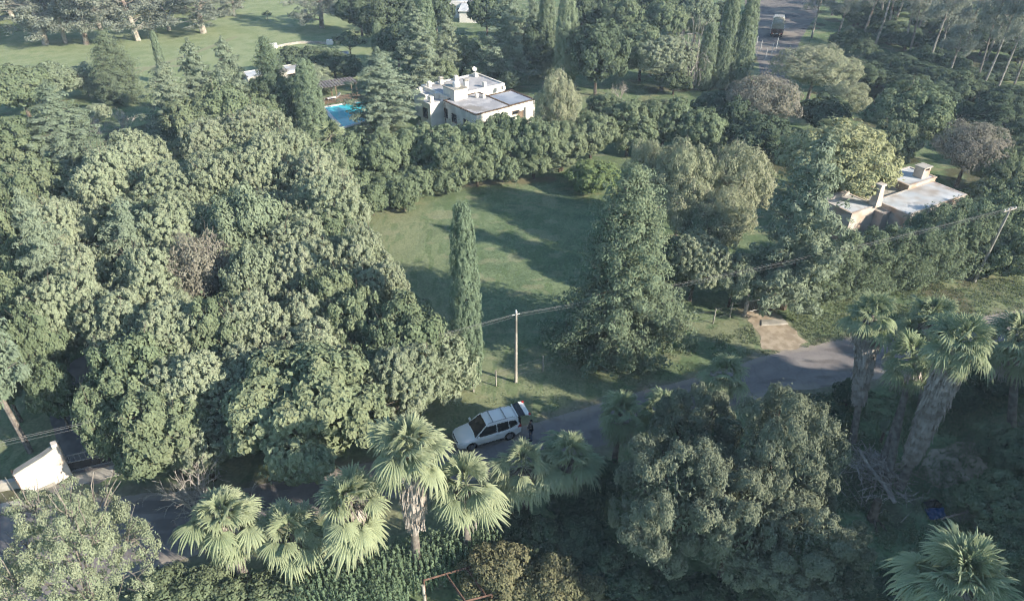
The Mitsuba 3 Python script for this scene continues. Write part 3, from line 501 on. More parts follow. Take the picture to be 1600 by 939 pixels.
 ('eucalyptus_tree', 'euca', -87.91, 135.19, 6.22, 11.63, 158, 'brownish eucalyptus, leftmost of the row along the upper field', 'tree', None),
 ('eucalyptus_tree', 'euca', -84.68, 136.15, 4.24, 14.1, 271, 'eucalyptus with a thin pale trunk, second of the row along the upper field', 'tree', None),
 ('eucalyptus_tree', 'euca', -80.3, 135.19, 4.78, 14.23, 36, 'eucalyptus with drooping grey foliage, third of the row on the upper field', 'tree', None),
 ('eucalyptus_tree', 'euca', -76.44, 135.19, 5.05, 15.26, 282, 'eucalyptus with a white trunk foot, fourth of the row on the upper field', 'tree', None),
 ('eucalyptus_tree', 'euca', -71.83, 138.11, 5.45, 13.83, 126, 'double-trunked eucalyptus standing right of the dark conifer top', 'tree', None),
 ('eucalyptus_tree', 'euca', -69.22, 146.45, 3.62, 13.78, 162, 'dark eucalyptus in the gap of the upper field row', 'tree', None),
 ('eucalyptus_tree', 'euca', -61.56, 144.29, 6.6, 10.75, 357, 'stout eucalyptus with a bright white trunk at the right end of the row', 'tree', None),
 ('eucalyptus_tree', 'euca', -60.48, 159.45, 2.76, 5.92, 280, 'small distant eucalyptus with a bright trunk on the upper field', 'tree', None),
 ('eucalyptus_tree', 'euca', -107.19, 156.94, 5.37, 12.4, 108, 'shaded eucalyptus in the far top left corner', 'tree', None),
 ('eucalyptus_tree', 'euca', -72.59, 163.34, 4.16, 14.0, 51, 'distant eucalyptus behind the stout white-trunked one', 'tree', None),
 ('eucalyptus_tree', 'euca', -38.93, 148.67, 5.39, 10.65, 299, 'lone pale weeping eucalyptus on the field above the white ring wall', 'tree', None),
 ('eucalyptus_tree', 'euca', -112.69, 156.94, 6.71, 12.4, 318, 'grey eucalyptus in the far wood at the top left corner', 'tree', 'eucalyptus of the far wood at top left'),
 ('eucalyptus_tree', 'euca', -120.4, 189.9, 7.95, 14.38, 354, 'grey eucalyptus in the far wood at the top left corner', 'tree', 'eucalyptus of the far wood at top left'),
 ('eucalyptus_tree', 'euca', -95.09, 160.08, 6.83, 12.59, 153, 'grey eucalyptus in the far wood at the top left corner', 'tree', 'eucalyptus of the far wood at top left'),
 ('eucalyptus_tree', 'euca', -85.21, 156.94, 6.71, 12.4, 7, 'grey eucalyptus in the far wood at the top left corner', 'tree', 'eucalyptus of the far wood at top left'),
 ('eucalyptus_tree', 'euca', -78.29, 163.34, 6.95, 12.79, 3, 'grey eucalyptus in the far wood at the top left corner', 'tree', 'eucalyptus of the far wood at top left'),
 ('eucalyptus_tree', 'euca', -132.88, 194.32, 8.12, 14.65, 208, 'grey eucalyptus in the far wood at the top left corner', 'tree', 'eucalyptus of the far wood at top left'),
 ('eucalyptus_tree', 'euca', -78.16, 181.57, 7.64, 13.88, 280, 'grey eucalyptus in the far wood at the top left corner', 'tree', 'eucalyptus of the far wood at top left'),
 ('eucalyptus_tree', 'euca', -122.41, 163.34, 6.95, 12.79, 243, 'grey eucalyptus in the far wood at the top left corner', 'tree', 'eucalyptus of the far wood at top left'),
 ('eucalyptus_tree', 'euca', -113.53, 203.76, 8.47, 15.22, 231, 'grey eucalyptus in the far wood at the top left corner', 'tree', 'eucalyptus of the far wood at top left'),
 ('eucalyptus_tree', 'euca', -91.87, 203.76, 8.47, 15.22, 175, 'grey eucalyptus in the far wood at the top left corner', 'tree', 'eucalyptus of the far wood at top left'),
 ('eucalyptus_tree', 'euca', -69.33, 203.76, 8.47, 15.22, 279, 'grey eucalyptus in the far wood at the top left corner', 'tree', 'eucalyptus of the far wood at top left'),
 ('eucalyptus_tree', 'euca', -104.61, 140.12, 6.08, 11.4, 339, 'grey eucalyptus in the far wood at the top left corner', 'tree', 'eucalyptus of the far wood at top left'),
 ('eucalyptus_tree', 'euca', -114.31, 173.86, 7.35, 13.42, 317, 'grey eucalyptus in the far wood at the top left corner', 'tree', 'eucalyptus of the far wood at top left'),
 ('eucalyptus_tree', 'euca', -95.95, 170.23, 7.21, 13.2, 203, 'grey eucalyptus in the far wood at the top left corner', 'tree', 'eucalyptus of the far wood at top left'),
 ('eucalyptus_tree', 'euca', -85.73, 173.86, 7.35, 13.42, 133, 'grey eucalyptus in the far wood at the top left corner', 'tree', 'eucalyptus of the far wood at top left'),
 ('eucalyptus_tree', 'euca', -111.61, 185.65, 7.79, 14.13, 353, 'grey eucalyptus in the far wood at the top left corner', 'tree', 'eucalyptus of the far wood at top left'),
 ('eucalyptus_tree', 'euca', -99.66, 194.32, 8.12, 14.65, 345, 'grey eucalyptus in the far wood at the top left corner', 'tree', 'eucalyptus of the far wood at top left'),
 ('eucalyptus_tree', 'euca', -78.07, 194.32, 8.12, 14.65, 273, 'grey eucalyptus in the far wood at the top left corner', 'tree', 'eucalyptus of the far wood at top left'),
 ('sapling', 'sapling', -51.82, 155.1, 1.08, 2.05, 118, 'tiny sapling alone on the far field', 'tree', None),
 ('broadleaf_tree', 'green', -36.92, 99.34, 2.2, 4.0, 321, 'small green tree in front of the low white house', 'tree', None),
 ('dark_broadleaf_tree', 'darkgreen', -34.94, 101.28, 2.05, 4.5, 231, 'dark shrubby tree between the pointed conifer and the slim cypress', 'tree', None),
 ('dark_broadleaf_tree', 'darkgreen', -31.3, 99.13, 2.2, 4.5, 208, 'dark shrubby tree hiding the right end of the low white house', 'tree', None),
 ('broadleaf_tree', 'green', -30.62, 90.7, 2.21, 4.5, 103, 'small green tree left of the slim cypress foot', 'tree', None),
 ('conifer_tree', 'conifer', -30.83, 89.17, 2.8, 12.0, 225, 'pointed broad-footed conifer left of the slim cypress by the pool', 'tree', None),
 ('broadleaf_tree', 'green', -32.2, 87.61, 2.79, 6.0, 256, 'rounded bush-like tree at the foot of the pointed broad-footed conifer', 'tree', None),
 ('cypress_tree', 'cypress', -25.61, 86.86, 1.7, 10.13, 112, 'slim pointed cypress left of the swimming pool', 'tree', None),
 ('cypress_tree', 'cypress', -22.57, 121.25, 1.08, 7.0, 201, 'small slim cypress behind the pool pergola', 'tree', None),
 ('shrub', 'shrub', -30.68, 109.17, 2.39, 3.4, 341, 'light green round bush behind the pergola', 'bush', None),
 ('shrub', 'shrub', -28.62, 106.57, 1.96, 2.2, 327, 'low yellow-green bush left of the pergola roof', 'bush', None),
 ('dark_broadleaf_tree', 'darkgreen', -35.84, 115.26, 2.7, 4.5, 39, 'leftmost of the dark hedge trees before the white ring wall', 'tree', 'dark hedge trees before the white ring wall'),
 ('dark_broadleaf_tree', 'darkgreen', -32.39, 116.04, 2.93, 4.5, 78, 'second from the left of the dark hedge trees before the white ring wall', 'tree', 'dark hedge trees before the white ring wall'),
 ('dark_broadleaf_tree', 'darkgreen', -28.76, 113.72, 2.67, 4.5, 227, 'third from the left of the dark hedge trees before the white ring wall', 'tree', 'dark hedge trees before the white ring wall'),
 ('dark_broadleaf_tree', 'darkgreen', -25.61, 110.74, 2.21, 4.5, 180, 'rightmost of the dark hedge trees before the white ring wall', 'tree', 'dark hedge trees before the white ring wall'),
 ('sapling', 'sapling', -27.66, 121.91, 2.6, 6.0, 310, 'thin see-through young tree behind the dark hedge', 'tree', None),
 ('cedar_tree', 'cedar', -17.15, 90.66, 4.53, 10.4, 80, 'fluffy drooping conifer beside the pool, left of the pair by the house', 'tree', None),
 ('cedar_tree', 'cedar', -13.99, 104.44, 4.32, 12.92, 157, 'tall fluffy conifer, right of the pair by the house', 'tree', None),
 ('cypress_tree', 'cypress', -13.56, 113.74, 1.81, 13.68, 142, 'tall cypress rising behind the fluffy conifers', 'tree', None),
 ('cedar_tree', 'cedar', -10.28, 114.46, 2.87, 9.41, 151, 'conifer behind the left end of the white house', 'tree', None),
 ('broadleaf_tree', 'green', -10.62, 105.98, 2.51, 5.0, 185, 'dark bush-like tree at the back of the white house', 'tree', None),
 ('cedar_tree', 'cedar', -0.52, 113.74, 4.83, 14.13, 128, 'huge spreading conifer behind the white house', 'tree', None),
 ('broadleaf_tree', 'green', -8.34, 116.42, 3.13, 6.0, 308, 'olive tree behind the house chimneys', 'tree', None),
 ('leafy_shrub', 'leafy', -5.66, 113.04, 2.26, 2.4, 250, 'light shrub touching the back of the house', 'bush', None),
 ('cypress_tree', 'cypress', 8.13, 106.97, 1.71, 15.0, 208, 'tall dark cypress, front of the pair right of the white house', 'tree', None),
 ('cypress_tree', 'cypress', 5.42, 113.74, 1.61, 13.51, 146, 'tall dark cypress, rear of the pair right of the white house', 'tree', None),
 ('cedar_tree', 'cedar', 3.5, 120.47, 2.77, 11.59, 94, 'dim conifer between the huge conifer and the dark cypresses', 'tree', None),
 ('dark_broadleaf_tree', 'darkgreen', 0.0, 107.38, 2.16, 3.0, 245, 'dark low shrub at the right rear of the house', 'bush', None),
 ('feathery_tree', 'feather', 5.31, 79.58, 2.56, 10.63, 172, 'tall pale shrubby tree at the right end of the house', 'tree', None),
 ('broadleaf_tree', 'green', -17.56, 71.6, 2.79, 6.5, 150, 'first dense tree of the hedge row below the pool', 'tree', None),
 ('broadleaf_tree', 'green', -13.94, 71.6, 2.93, 6.5, 13, 'second dense tree of the hedge row, below the pool', 'tree', None),
 ('broadleaf_tree', 'green', -10.74, 74.05, 2.86, 6.5, 78, 'dense tree of the hedge row below the fluffy conifers', 'tree', None),
 ('broadleaf_tree', 'green', -7.01, 72.42, 2.94, 7.1, 208, 'dense tree of the hedge row under the left wall of the house', 'tree', None),
 ('broadleaf_tree', 'green', -3.91, 73.55, 2.84, 7.0, 186, 'dense tree of the hedge row under the front corner of the house', 'tree', None),
 ('broadleaf_tree', 'green', -0.72, 75.16, 2.89, 7.2, 212, 'dense tree of the hedge row under the bright house wall', 'tree', None),
 ('broadleaf_tree', 'green', 2.51, 74.57, 2.87, 7.2, 344, 'dense tree of the hedge row under the blue-grey roof', 'tree', None),
 ('broadleaf_tree', 'green', 5.88, 76.32, 2.94, 6.0, 116, 'last dense tree of the hedge row before the vine mound', 'tree', None),
 ('leafy_shrub', 'leafy', -16.31, 67.92, 2.17, 3.4, 318, 'leftmost of the low shrubs along the back of the lawn', 'shrub', 'low shrubs along the back of the lawn'),
 ('broadleaf_tree', 'green', -13.25, 67.92, 2.17, 3.4, 358, 'third from the left of the low shrubs along the back of the lawn', 'shrub', 'low shrubs along the back of the lawn'),
 ('leafy_shrub', 'leafy', -10.33, 69.07, 2.2, 3.4, 326, 'fifth from the left of the low shrubs along the back of the lawn', 'shrub', 'low shrubs along the back of the lawn'),
 ('leafy_shrub', 'leafy', -6.99, 70.43, 2.24, 3.4, 3, 'sixth from the left of the low shrubs along the back of the lawn', 'shrub', 'low shrubs along the back of the lawn'),
 ('broadleaf_tree', 'green', -3.9, 71.83, 2.13, 3.4, 341, 'seventh from the left of the low shrubs along the back of the lawn', 'shrub', 'low shrubs along the back of the lawn'),
 ('leafy_shrub', 'leafy', -0.72, 73.09, 2.16, 3.4, 303, 'eighth from the left of the low shrubs along the back of the lawn', 'shrub', 'low shrubs along the back of the lawn'),
 ('broadleaf_tree', 'green', 2.54, 74.01, 2.18, 3.4, 331, 'ninth from the left of the low shrubs along the back of the lawn', 'shrub', 'low shrubs along the back of the lawn'),
 ('broadleaf_tree', 'green', 5.56, 75.9, 2.07, 3.4, 72, 'rightmost of the low shrubs along the back of the lawn', 'shrub', 'low shrubs along the back of the lawn'),
 ('leafy_shrub', 'leafy', -14.42, 64.78, 1.7, 3.4, 311, 'second from the left of the low shrubs along the back of the lawn', 'shrub', 'low shrubs along the back of the lawn'),
 ('leafy_shrub', 'leafy', -11.28, 65.86, 1.73, 3.4, 160, 'fourth from the left of the low shrubs along the back of the lawn', 'shrub', 'low shrubs along the back of the lawn'),
 ('vine_mound', 'vine', 9.02, 71.09, 2.96, 3.2, 213, 'drooping bright green creeper mound at the far corner of the lawn', 'bush', None),
 ('dark_broadleaf_tree', 'darkgreen', 12.61, 104.55, 4.3, 11.0, 191, 'big dark clumpy tree right of the tall cypress pair', 'tree', None),
 ('broadleaf_tree', 'green', 20.47, 112.1, 4.59, 9.0, 189, 'broad green tree right of the big dark clumpy tree', 'tree', None),
 ('broadleaf_tree', 'green', 19.93, 130.4, 4.1, 9.0, 206, 'green tree behind the big dark clumpy tree', 'tree', None),
 ('olive_tree', 'olive', 23.15, 107.18, 4.94, 8.26, 226, 'olive tree left of the half-dead conifer', 'tree', None),
 ('broadleaf_tree', 'lime', 33.39, 131.98, 3.68, 9.0, 305, 'yellow-topped tree left of the tall cypress pair by the far street', 'tree', None),
 ('broadleaf_tree', 'green', 27.34, 130.4, 3.87, 9.0, 271, 'green tree at the top of the picture left of the yellow-topped tree', 'tree', None),
 ('bare_tree', 'bare', 27.89, 107.61, 4.05, 12.14, 119, 'half-dead conifer with a bare grey trunk left of the three cypresses', 'tree', None),
 ('cypress_tree', 'cypress', 29.58, 107.61, 1.36, 9.92, 90, 'short cypress, leftmost of the three by the far street', 'tree', None),
 ('cypress_tree', 'cypress', 32.43, 108.27, 1.54, 13.93, 184, 'tall cypress, middle of the three by the far street', 'tree', None),
 ('cypress_tree', 'cypress', 35.24, 108.27, 1.54, 13.93, 19, 'tall cypress, right of the three by the far street', 'tree', None),
 ('bare_shrub', 'bareshrub', 16.09, 102.51, 1.89, 3.0, 150, 'small bare greyish shrub on the dark lawn behind the hedge', 'shrub', None),
 ('dark_broadleaf_tree', 'darkgreen', 24.53, 105.02, 2.5, 4.0, 62, 'dark tree in the shade under the half-dead conifer', 'tree', None),
 ('broadleaf_tree', 'green', 9.4, 78.7, 3.16, 6.4, 16, 'dense tree behind the vine mound', 'tree', None),
 ('broadleaf_tree', 'green', 14.17, 80.84, 3.52, 7.0, 173, 'dense broad tree behind the grey feathery trees', 'tree', None),
 ('broadleaf_tree', 'green', 18.6, 81.98, 3.41, 7.0, 51, 'dense tree in the middle of the row behind the feathery trees', 'tree', None),
 ('broadleaf_tree', 'green', 22.32, 79.4, 3.03, 6.6, 314, 'bright edged dense tree at the right end of the row behind the feathery trees', 'tree', None),
 ('broadleaf_tree', 'green', 12.19, 89.67, 2.52, 5.0, 176, 'small tree at the back of the dense row', 'tree', None),
 ('dark_broadleaf_tree', 'darkgreen', 27.23, 90.97, 2.89, 5.0, 114, 'dark shrubby tree at the foot of the three cypresses', 'tree', None),
 ('dark_broadleaf_tree', 'darkgreen', 27.77, 83.95, 2.7, 6.0, 248, 'dark shady tree left of the grey dome tree', 'tree', None),
 ('grey_tree', 'grey', 32.06, 87.23, 4.38, 8.0, 53, 'dome-shaped tree with a dry grey side below the far street', 'tree', None),
 ('dark_broadleaf_tree', 'darkgreen', 29.28, 78.39, 3.75, 6.0, 304, 'dark tree in shade below the grey dome tree', 'tree', None),
 ('feathery_tree', 'feather', 43.91, 101.94, 6.1, 8.0, 327, 'wide wispy willow-like tree below the far street', 'tree', None),
 ('feathery_tree', 'feather', 44.71, 91.53, 3.07, 6.0, 289, 'wispy pale shrub tree right of the wide willow-like one', 'tree', None),
 ('dark_broadleaf_tree', 'darkgreen', 40.25, 87.38, 3.29, 5.5, 339, 'dark shaded tree behind the yellow tree', 'tree', None),
 ('broadleaf_tree', 'green', 47.17, 80.27, 4.53, 9.0, 137, 'rounded green dome tree at the edge of the dark wood', 'tree', None),
 ('broadleaf_tree', 'green', 43.58, 75.43, 2.91, 6.5, 36, 'shaded green tree right of the yellow tree', 'tree', None),
 ('grey_tree', 'grey', 50.0, 71.73, 3.75, 7.5, 93, 'greyish half-bare dome tree right of the pink house', 'tree', None),
 ('bare_tree', 'bare', 54.33, 77.24, 2.99, 6.02, 34, 'bare twiggy tree inside the greyish half-bare dome', 'tree', None),
 ('broadleaf_tree', 'green', 51.96, 68.83, 2.45, 5.5, 315, 'yellow-green tree behind the power pole on the right', 'tree', None),
 ('yellow_tree', 'yellow', 33.39, 66.82, 6.0, 8.8, 348, 'big yellow-green tree beside the pink flat-roofed house', 'tree', None),
 ('yellow_tree', 'yellow', 34.79, 64.37, 1.69, 4.0, 138, 'small yellow-green tree before the pink house roof', 'tree', None),
 ('conifer_tree', 'conifer', 8.1, 42.17, 4.15, 14.85, 168, 'big dense pyramidal conifer between lawn and road', 'tree', None),
 ('feathery_tree', 'feather', 13.05, 62.92, 2.11, 9.0, 97, 'small grey-brown feathery tree behind the big pyramidal conifer', 'tree', None),
 ('feathery_tree', 'feather', 15.96, 59.4, 3.31, 10.0, 194, 'grey-yellow feathery dome right behind the big pyramidal conifer', 'tree', None),
 ('feathery_tree', 'feather', 20.98, 59.4, 3.07, 10.0, 250, 'yellowish feathery dome with bare limbs left of the drooping cedar', 'tree', None),
 ('feathery_tree', 'feather', 15.77, 56.19, 2.64, 8.0, 16, 'grey feathery tree low between the conifer and the drooping cedar', 'tree', None),
 ('feathery_tree', 'feather', 18.73, 54.31, 2.57, 8.0, 177, 'feathery tree below the yellowish dome', 'tree', None),
 ('olive_tree', 'olive', 15.16, 48.87, 2.68, 6.54, 286, 'yellowish broadleaf tree right of the big pyramidal conifer', 'tree', None),
 ('broadleaf_tree', 'lime', 18.25, 48.03, 2.09, 5.0, 272, 'pale lobed tree beside the driveway gate', 'tree', None),
 ('dark_broadleaf_tree', 'darkgreen', 13.75, 49.45, 1.8, 6.0, 154, 'dark tree hugging the right side of the big pyramidal conifer', 'tree', None),
 ('broadleaf_tree', 'green', 17.53, 54.46, 2.26, 6.5, 169, 'green tree between the feathery domes and the driveway trees', 'tree', None),
 ('cedar_tree', 'cedar', 22.65, 47.72, 3.58, 15.01, 185, 'tall drooping grey-green cedar right of the driveway', 'tree', None),
 ('hedge_conifer', 'hedge', 25.53, 48.88, 1.7, 5.31, 238, 'feathery hedge conifer nearest the drooping cedar', 'conifer', None),
 ('hedge_conifer', 'hedge', 27.86, 49.66, 1.82, 6.35, 256, 'hedge conifer in front of the pink house left corner', 'conifer', None),
 ('hedge_conifer', 'hedge', 30.23, 50.07, 1.83, 6.02, 6, 'hedge conifer under the lit house wall', 'conifer', None),
 ('hedge_conifer', 'hedge', 32.81, 50.88, 1.75, 5.82, 36, 'hedge conifer below the house chimney', 'conifer', None),
 ('hedge_conifer', 'hedge', 34.97, 51.3, 1.65, 5.96, 7, 'hedge conifer under the bare pink wall', 'conifer', None),
 ('hedge_conifer', 'hedge', 37.48, 52.35, 1.89, 6.73, 105, 'darker hedge conifer below the pale roof', 'conifer', None),
 ('hedge_conifer', 'hedge', 39.94, 53.22, 1.9, 7.37, 324, 'tall hedge conifer left of the power pole', 'conifer', None),
 ('hedge_conifer', 'hedge', 42.04, 53.66, 1.7, 6.56, 15, 'last hedge conifer beside the power pole', 'conifer', None),
 ('hedge_conifer', 'hedge', 28.75, 51.84, 1.44, 5.0, 342, 'leftmost of the rear line of hedge conifers', 'conifer', 'rear line of hedge conifers'),
 ('hedge_conifer', 'hedge', 31.15, 53.0, 1.35, 5.0, 22, 'second from the left of the rear line of hedge conifers', 'conifer', 'rear line of hedge conifers'),
 ('hedge_conifer', 'hedge', 33.24, 53.35, 1.47, 5.0, 144, 'third from the left of the rear line of hedge conifers', 'conifer', 'rear line of hedge conifers'),
 ('hedge_conifer', 'hedge', 36.47, 55.42, 1.75, 5.0, 111, 'fourth from the left of the rear line of hedge conifers', 'conifer', 'rear line of hedge conifers'),
 ('hedge_conifer', 'hedge', 39.47, 57.35, 1.91, 5.0, 356, 'fifth from the left of the rear line of hedge conifers', 'conifer', 'rear line of hedge conifers'),
 ('hedge_conifer', 'hedge', 42.24, 58.7, 1.95, 5.0, 292, 'rightmost of the rear line of hedge conifers', 'conifer', 'rear line of hedge conifers'),
 ('leafy_shrub', 'leafy', 34.3, 51.12, 1.22, 2.2, 59, 'silvery small bush at the foot of the hedge conifers', 'bush', None),
 ('leafy_shrub', 'leafy', 46.62, 58.99, 2.42, 5.0, 105, 'third from the left of the leafy bushes behind the right power pole', 'bush', 'leafy bushes behind the right power pole'),
 ('leafy_shrub', 'leafy', 44.1, 52.82, 2.46, 5.0, 169, 'rightmost of the leafy bushes behind the right power pole', 'bush', 'leafy bushes behind the right power pole'),
 ('leafy_shrub', 'leafy', 42.73, 52.88, 1.91, 4.0, 56, 'second from the left of the leafy bushes behind the right power pole', 'bush', 'leafy bushes behind the right power pole'),
 ('leafy_shrub', 'leafy', 48.62, 64.67, 1.96, 4.0, 334, 'leftmost of the leafy bushes behind the right power pole', 'bush', 'leafy bushes behind the right power pole'),
 ('leafy_shrub', 'leafy', 51.62, 63.95, 2.19, 4.5, 136, 'leafy bush on the right edge above the power pole', 'bush', None),
 ('cypress_tree', 'cypress', -3.1, 37.98, 1.02, 14.46, 34, 'lone tall cypress at the edge of the lawn', 'tree', None),
 ('slender_eucalyptus', 'thin', 65.1, 128.78, 2.45, 18.02, 172, 'slender eucalyptus with a bright white trunk right of the far street', 'tree', None),
 ('slender_eucalyptus', 'thin', 69.92, 160.08, 3.02, 10.78, 232, 'white-trunked eucalyptus beside the far street', 'tree', None),
 ('slender_eucalyptus', 'thin', 67.99, 115.18, 2.22, 17.88, 84, 'leaning eucalyptus with a grey trunk in the right wood', 'tree', None),
 ('slender_eucalyptus', 'thin', 69.79, 102.92, 2.0, 20.26, 126, 'tall bent eucalyptus with a lit trunk in the right wood', 'tree', None),
 ('slender_eucalyptus', 'thin', 69.33, 103.83, 2.04, 15.37, 153, 'thin pale eucalyptus close to the bent one', 'tree', None),
 ('slender_eucalyptus', 'thin', 58.28, 140.12, 2.68, 10.31, 74, 'thin young eucalyptus nearest the truck', 'tree', None),
 ('slender_eucalyptus', 'thin', 61.35, 136.15, 2.62, 9.88, 95, 'thin dark eucalyptus between truck and white trunk', 'tree', None),
 ('slender_eucalyptus', 'thin', 75.6, 104.44, 2.03, 18.5, 152, 'pale eucalyptus near the right edge of the wood', 'tree', None),
 ('slender_eucalyptus', 'thin', 70.12, 99.97, 1.97, 16.81, 197, 'mossy eucalyptus with a forked trunk in the right wood', 'tree', None),
 ('slender_eucalyptus', 'thin', 71.84, 130.56, 2.49, 15.86, 333, 'grey eucalyptus behind the dome tree', 'tree', None),
 ('slender_eucalyptus', 'thin', 71.73, 150.96, 3.1, 14.45, 127, 'slender eucalyptus crowding the dark wood at the upper right', 'tree', 'slender eucalyptus of the right wood'),
 ('slender_eucalyptus', 'thin', 74.01, 142.7, 2.96, 12.18, 331, 'slender eucalyptus crowding the dark wood at the upper right', 'tree', 'slender eucalyptus of the right wood'),
 ('slender_eucalyptus', 'thin', 82.46, 156.94, 3.21, 13.66, 113, 'slender eucalyptus crowding the dark wood at the upper right', 'tree', 'slender eucalyptus of the right wood'),
 ('slender_eucalyptus', 'thin', 78.45, 140.12, 2.9, 14.29, 116, 'slender eucalyptus crowding the dark wood at the upper right', 'tree', 'slender eucalyptus of the right wood'),
 ('slender_eucalyptus', 'thin', 76.81, 128.34, 2.7, 12.22, 274, 'slender eucalyptus crowding the dark wood at the upper right', 'tree', 'slender eucalyptus of the right wood'),
 ('slender_eucalyptus', 'thin', 87.42, 145.36, 3.0, 13.0, 25, 'slender eucalyptus crowding the dark wood at the upper right', 'tree', 'slender eucalyptus of the right wood'),
 ('slender_eucalyptus', 'thin', 77.48, 122.06, 2.59, 10.44, 122, 'slender eucalyptus crowding the dark wood at the upper right', 'tree', 'slender eucalyptus of the right wood'),
 ('slender_eucalyptus', 'thin', 83.06, 124.09, 2.62, 12.63, 133, 'slender eucalyptus crowding the dark wood at the upper right', 'tree', 'slender eucalyptus of the right wood'),
 ('slender_eucalyptus', 'thin', 94.64, 140.12, 2.9, 14.36, 227, 'slender eucalyptus crowding the dark wood at the upper right', 'tree', 'slender eucalyptus of the right wood'),
 ('slender_eucalyptus', 'thin', 87.44, 122.06, 2.58, 12.94, 21, 'slender eucalyptus crowding the dark wood at the upper right', 'tree', 'slender eucalyptus of the right wood'),
 ('slender_eucalyptus', 'thin', 95.65, 150.96, 3.1, 14.16, 320, 'slender eucalyptus crowding the dark wood at the upper right', 'tree', 'slender eucalyptus of the right wood'),
 ('slender_eucalyptus', 'thin', 92.52, 163.34, 3.33, 13.37, 34, 'slender eucalyptus crowding the dark wood at the upper right', 'tree', 'slender eucalyptus of the right wood'),
 ('slender_eucalyptus', 'thin', 85.73, 173.86, 3.5, 17.09, 329, 'slender eucalyptus crowding the dark wood at the upper right', 'tree', 'slender eucalyptus of the right wood'),
 ('slender_eucalyptus', 'thin', 106.27, 150.96, 3.11, 13.01, 356, 'slender eucalyptus crowding the dark wood at the upper right', 'tree', 'slender eucalyptus of the right wood'),
 ('slender_eucalyptus', 'thin', 67.73, 107.61, 2.33, 9.94, 1, 'slender eucalyptus crowding the dark wood at the upper right', 'tree', 'slender eucalyptus of the right wood'),
 ('slender_eucalyptus', 'thin', 81.67, 107.61, 2.33, 10.51, 329, 'slender eucalyptus crowding the dark wood at the upper right', 'tree', 'slender eucalyptus of the right wood'),
 ('slender_eucalyptus', 'thin', 98.45, 130.56, 2.73, 13.56, 225, 'slender eucalyptus crowding the dark wood at the upper right', 'tree', 'slender eucalyptus of the right wood'),
 ('slender_eucalyptus', 'thin', 112.19, 170.23, 3.44, 16.4, 47, 'slender eucalyptus crowding the dark wood at the upper right', 'tree', 'slender eucalyptus of the right wood'),
 ('slender_eucalyptus', 'thin', 78.24, 170.23, 3.44, 16.12, 335, 'slender eucalyptus crowding the dark wood at the upper right', 'tree', 'slender eucalyptus of the right wood'),
 ('slender_eucalyptus', 'thin', 69.58, 142.7, 2.96, 11.63, 142, 'slender eucalyptus crowding the dark wood at the upper right', 'tree', 'slender eucalyptus of the right wood'),
 ('slender_eucalyptus', 'thin', 77.68, 153.9, 3.16, 14.04, 19, 'slender eucalyptus crowding the dark wood at the upper right', 'tree', 'slender eucalyptus of the right wood'),
 ('slender_eucalyptus', 'thin', 70.58, 126.19, 2.65, 12.5, 219, 'slender eucalyptus crowding the dark wood at the upper right', 'tree', 'slender eucalyptus of the right wood'),
 ('slender_eucalyptus', 'thin', 84.28, 148.11, 3.05, 14.61, 233, 'slender eucalyptus crowding the dark wood at the upper right', 'tree', 'slender eucalyptus of the right wood'),
 ('slender_eucalyptus', 'thin', 87.17, 140.12, 2.91, 12.96, 233, 'slender eucalyptus crowding the dark wood at the upper right', 'tree', 'slender eucalyptus of the right wood'),
 ('slender_eucalyptus', 'thin', 88.15, 135.19, 2.83, 11.64, 251, 'slender eucalyptus crowding the dark wood at the upper right', 'tree', 'slender eucalyptus of the right wood'),
 ('slender_eucalyptus', 'thin', 111.03, 163.34, 3.33, 13.25, 319, 'slender eucalyptus crowding the dark wood at the upper right', 'tree', 'slender eucalyptus of the right wood'),
 ('slender_eucalyptus', 'thin', 87.23, 118.15, 2.52, 10.28, 7, 'slender eucalyptus crowding the dark wood at the upper right', 'tree', 'slender eucalyptus of the right wood'),
 ('slender_eucalyptus', 'thin', 87.86, 110.95, 2.38, 11.44, 78, 'slender eucalyptus crowding the dark wood at the upper right', 'tree', 'slender eucalyptus of the right wood'),
 ('slender_eucalyptus', 'thin', 71.07, 118.15, 2.51, 12.69, 267, 'slender eucalyptus crowding the dark wood at the upper right', 'tree', 'slender eucalyptus of the right wood'),
 ('slender_eucalyptus', 'thin', 90.05, 170.23, 3.45, 14.48, 188, 'slender eucalyptus crowding the dark wood at the upper right', 'tree', 'slender eucalyptus of the right wood'),
 ('slender_eucalyptus', 'thin', 103.34, 170.23, 3.45, 14.33, 70, 'slender eucalyptus crowding the dark wood at the upper right', 'tree', 'slender eucalyptus of the right wood'),
 ('slender_eucalyptus', 'thin', 98.0, 194.32, 3.89, 15.99, 71, 'slender eucalyptus crowding the dark wood at the upper right', 'tree', 'slender eucalyptus of the right wood'),
 ('slender_eucalyptus', 'thin', 107.97, 194.32, 3.89, 15.29, 34, 'slender eucalyptus crowding the dark wood at the upper right', 'tree', 'slender eucalyptus of the right wood'),
 ('slender_eucalyptus', 'thin', 117.15, 189.9, 3.8, 17.66, 219, 'slender eucalyptus crowding the dark wood at the upper right', 'tree', 'slender eucalyptus of the right wood'),
 ('slender_eucalyptus', 'thin', 129.56, 194.32, 3.89, 15.69, 61, 'slender eucalyptus crowding the dark wood at the upper right', 'tree', 'slender eucalyptus of the right wood'),
 ('slender_eucalyptus', 'thin', 91.61, 198.94, 3.97, 16.76, 325, 'slender eucalyptus crowding the dark wood at the upper right', 'tree', 'slender eucalyptus of the right wood'),
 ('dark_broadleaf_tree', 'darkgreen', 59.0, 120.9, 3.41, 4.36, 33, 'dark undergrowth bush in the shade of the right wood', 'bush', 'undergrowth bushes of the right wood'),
 ('dark_broadleaf_tree', 'darkgreen', 57.11, 108.6, 3.05, 5.35, 324, 'dark undergrowth bush in the shade of the right wood', 'bush', 'undergrowth bushes of the right wood'),
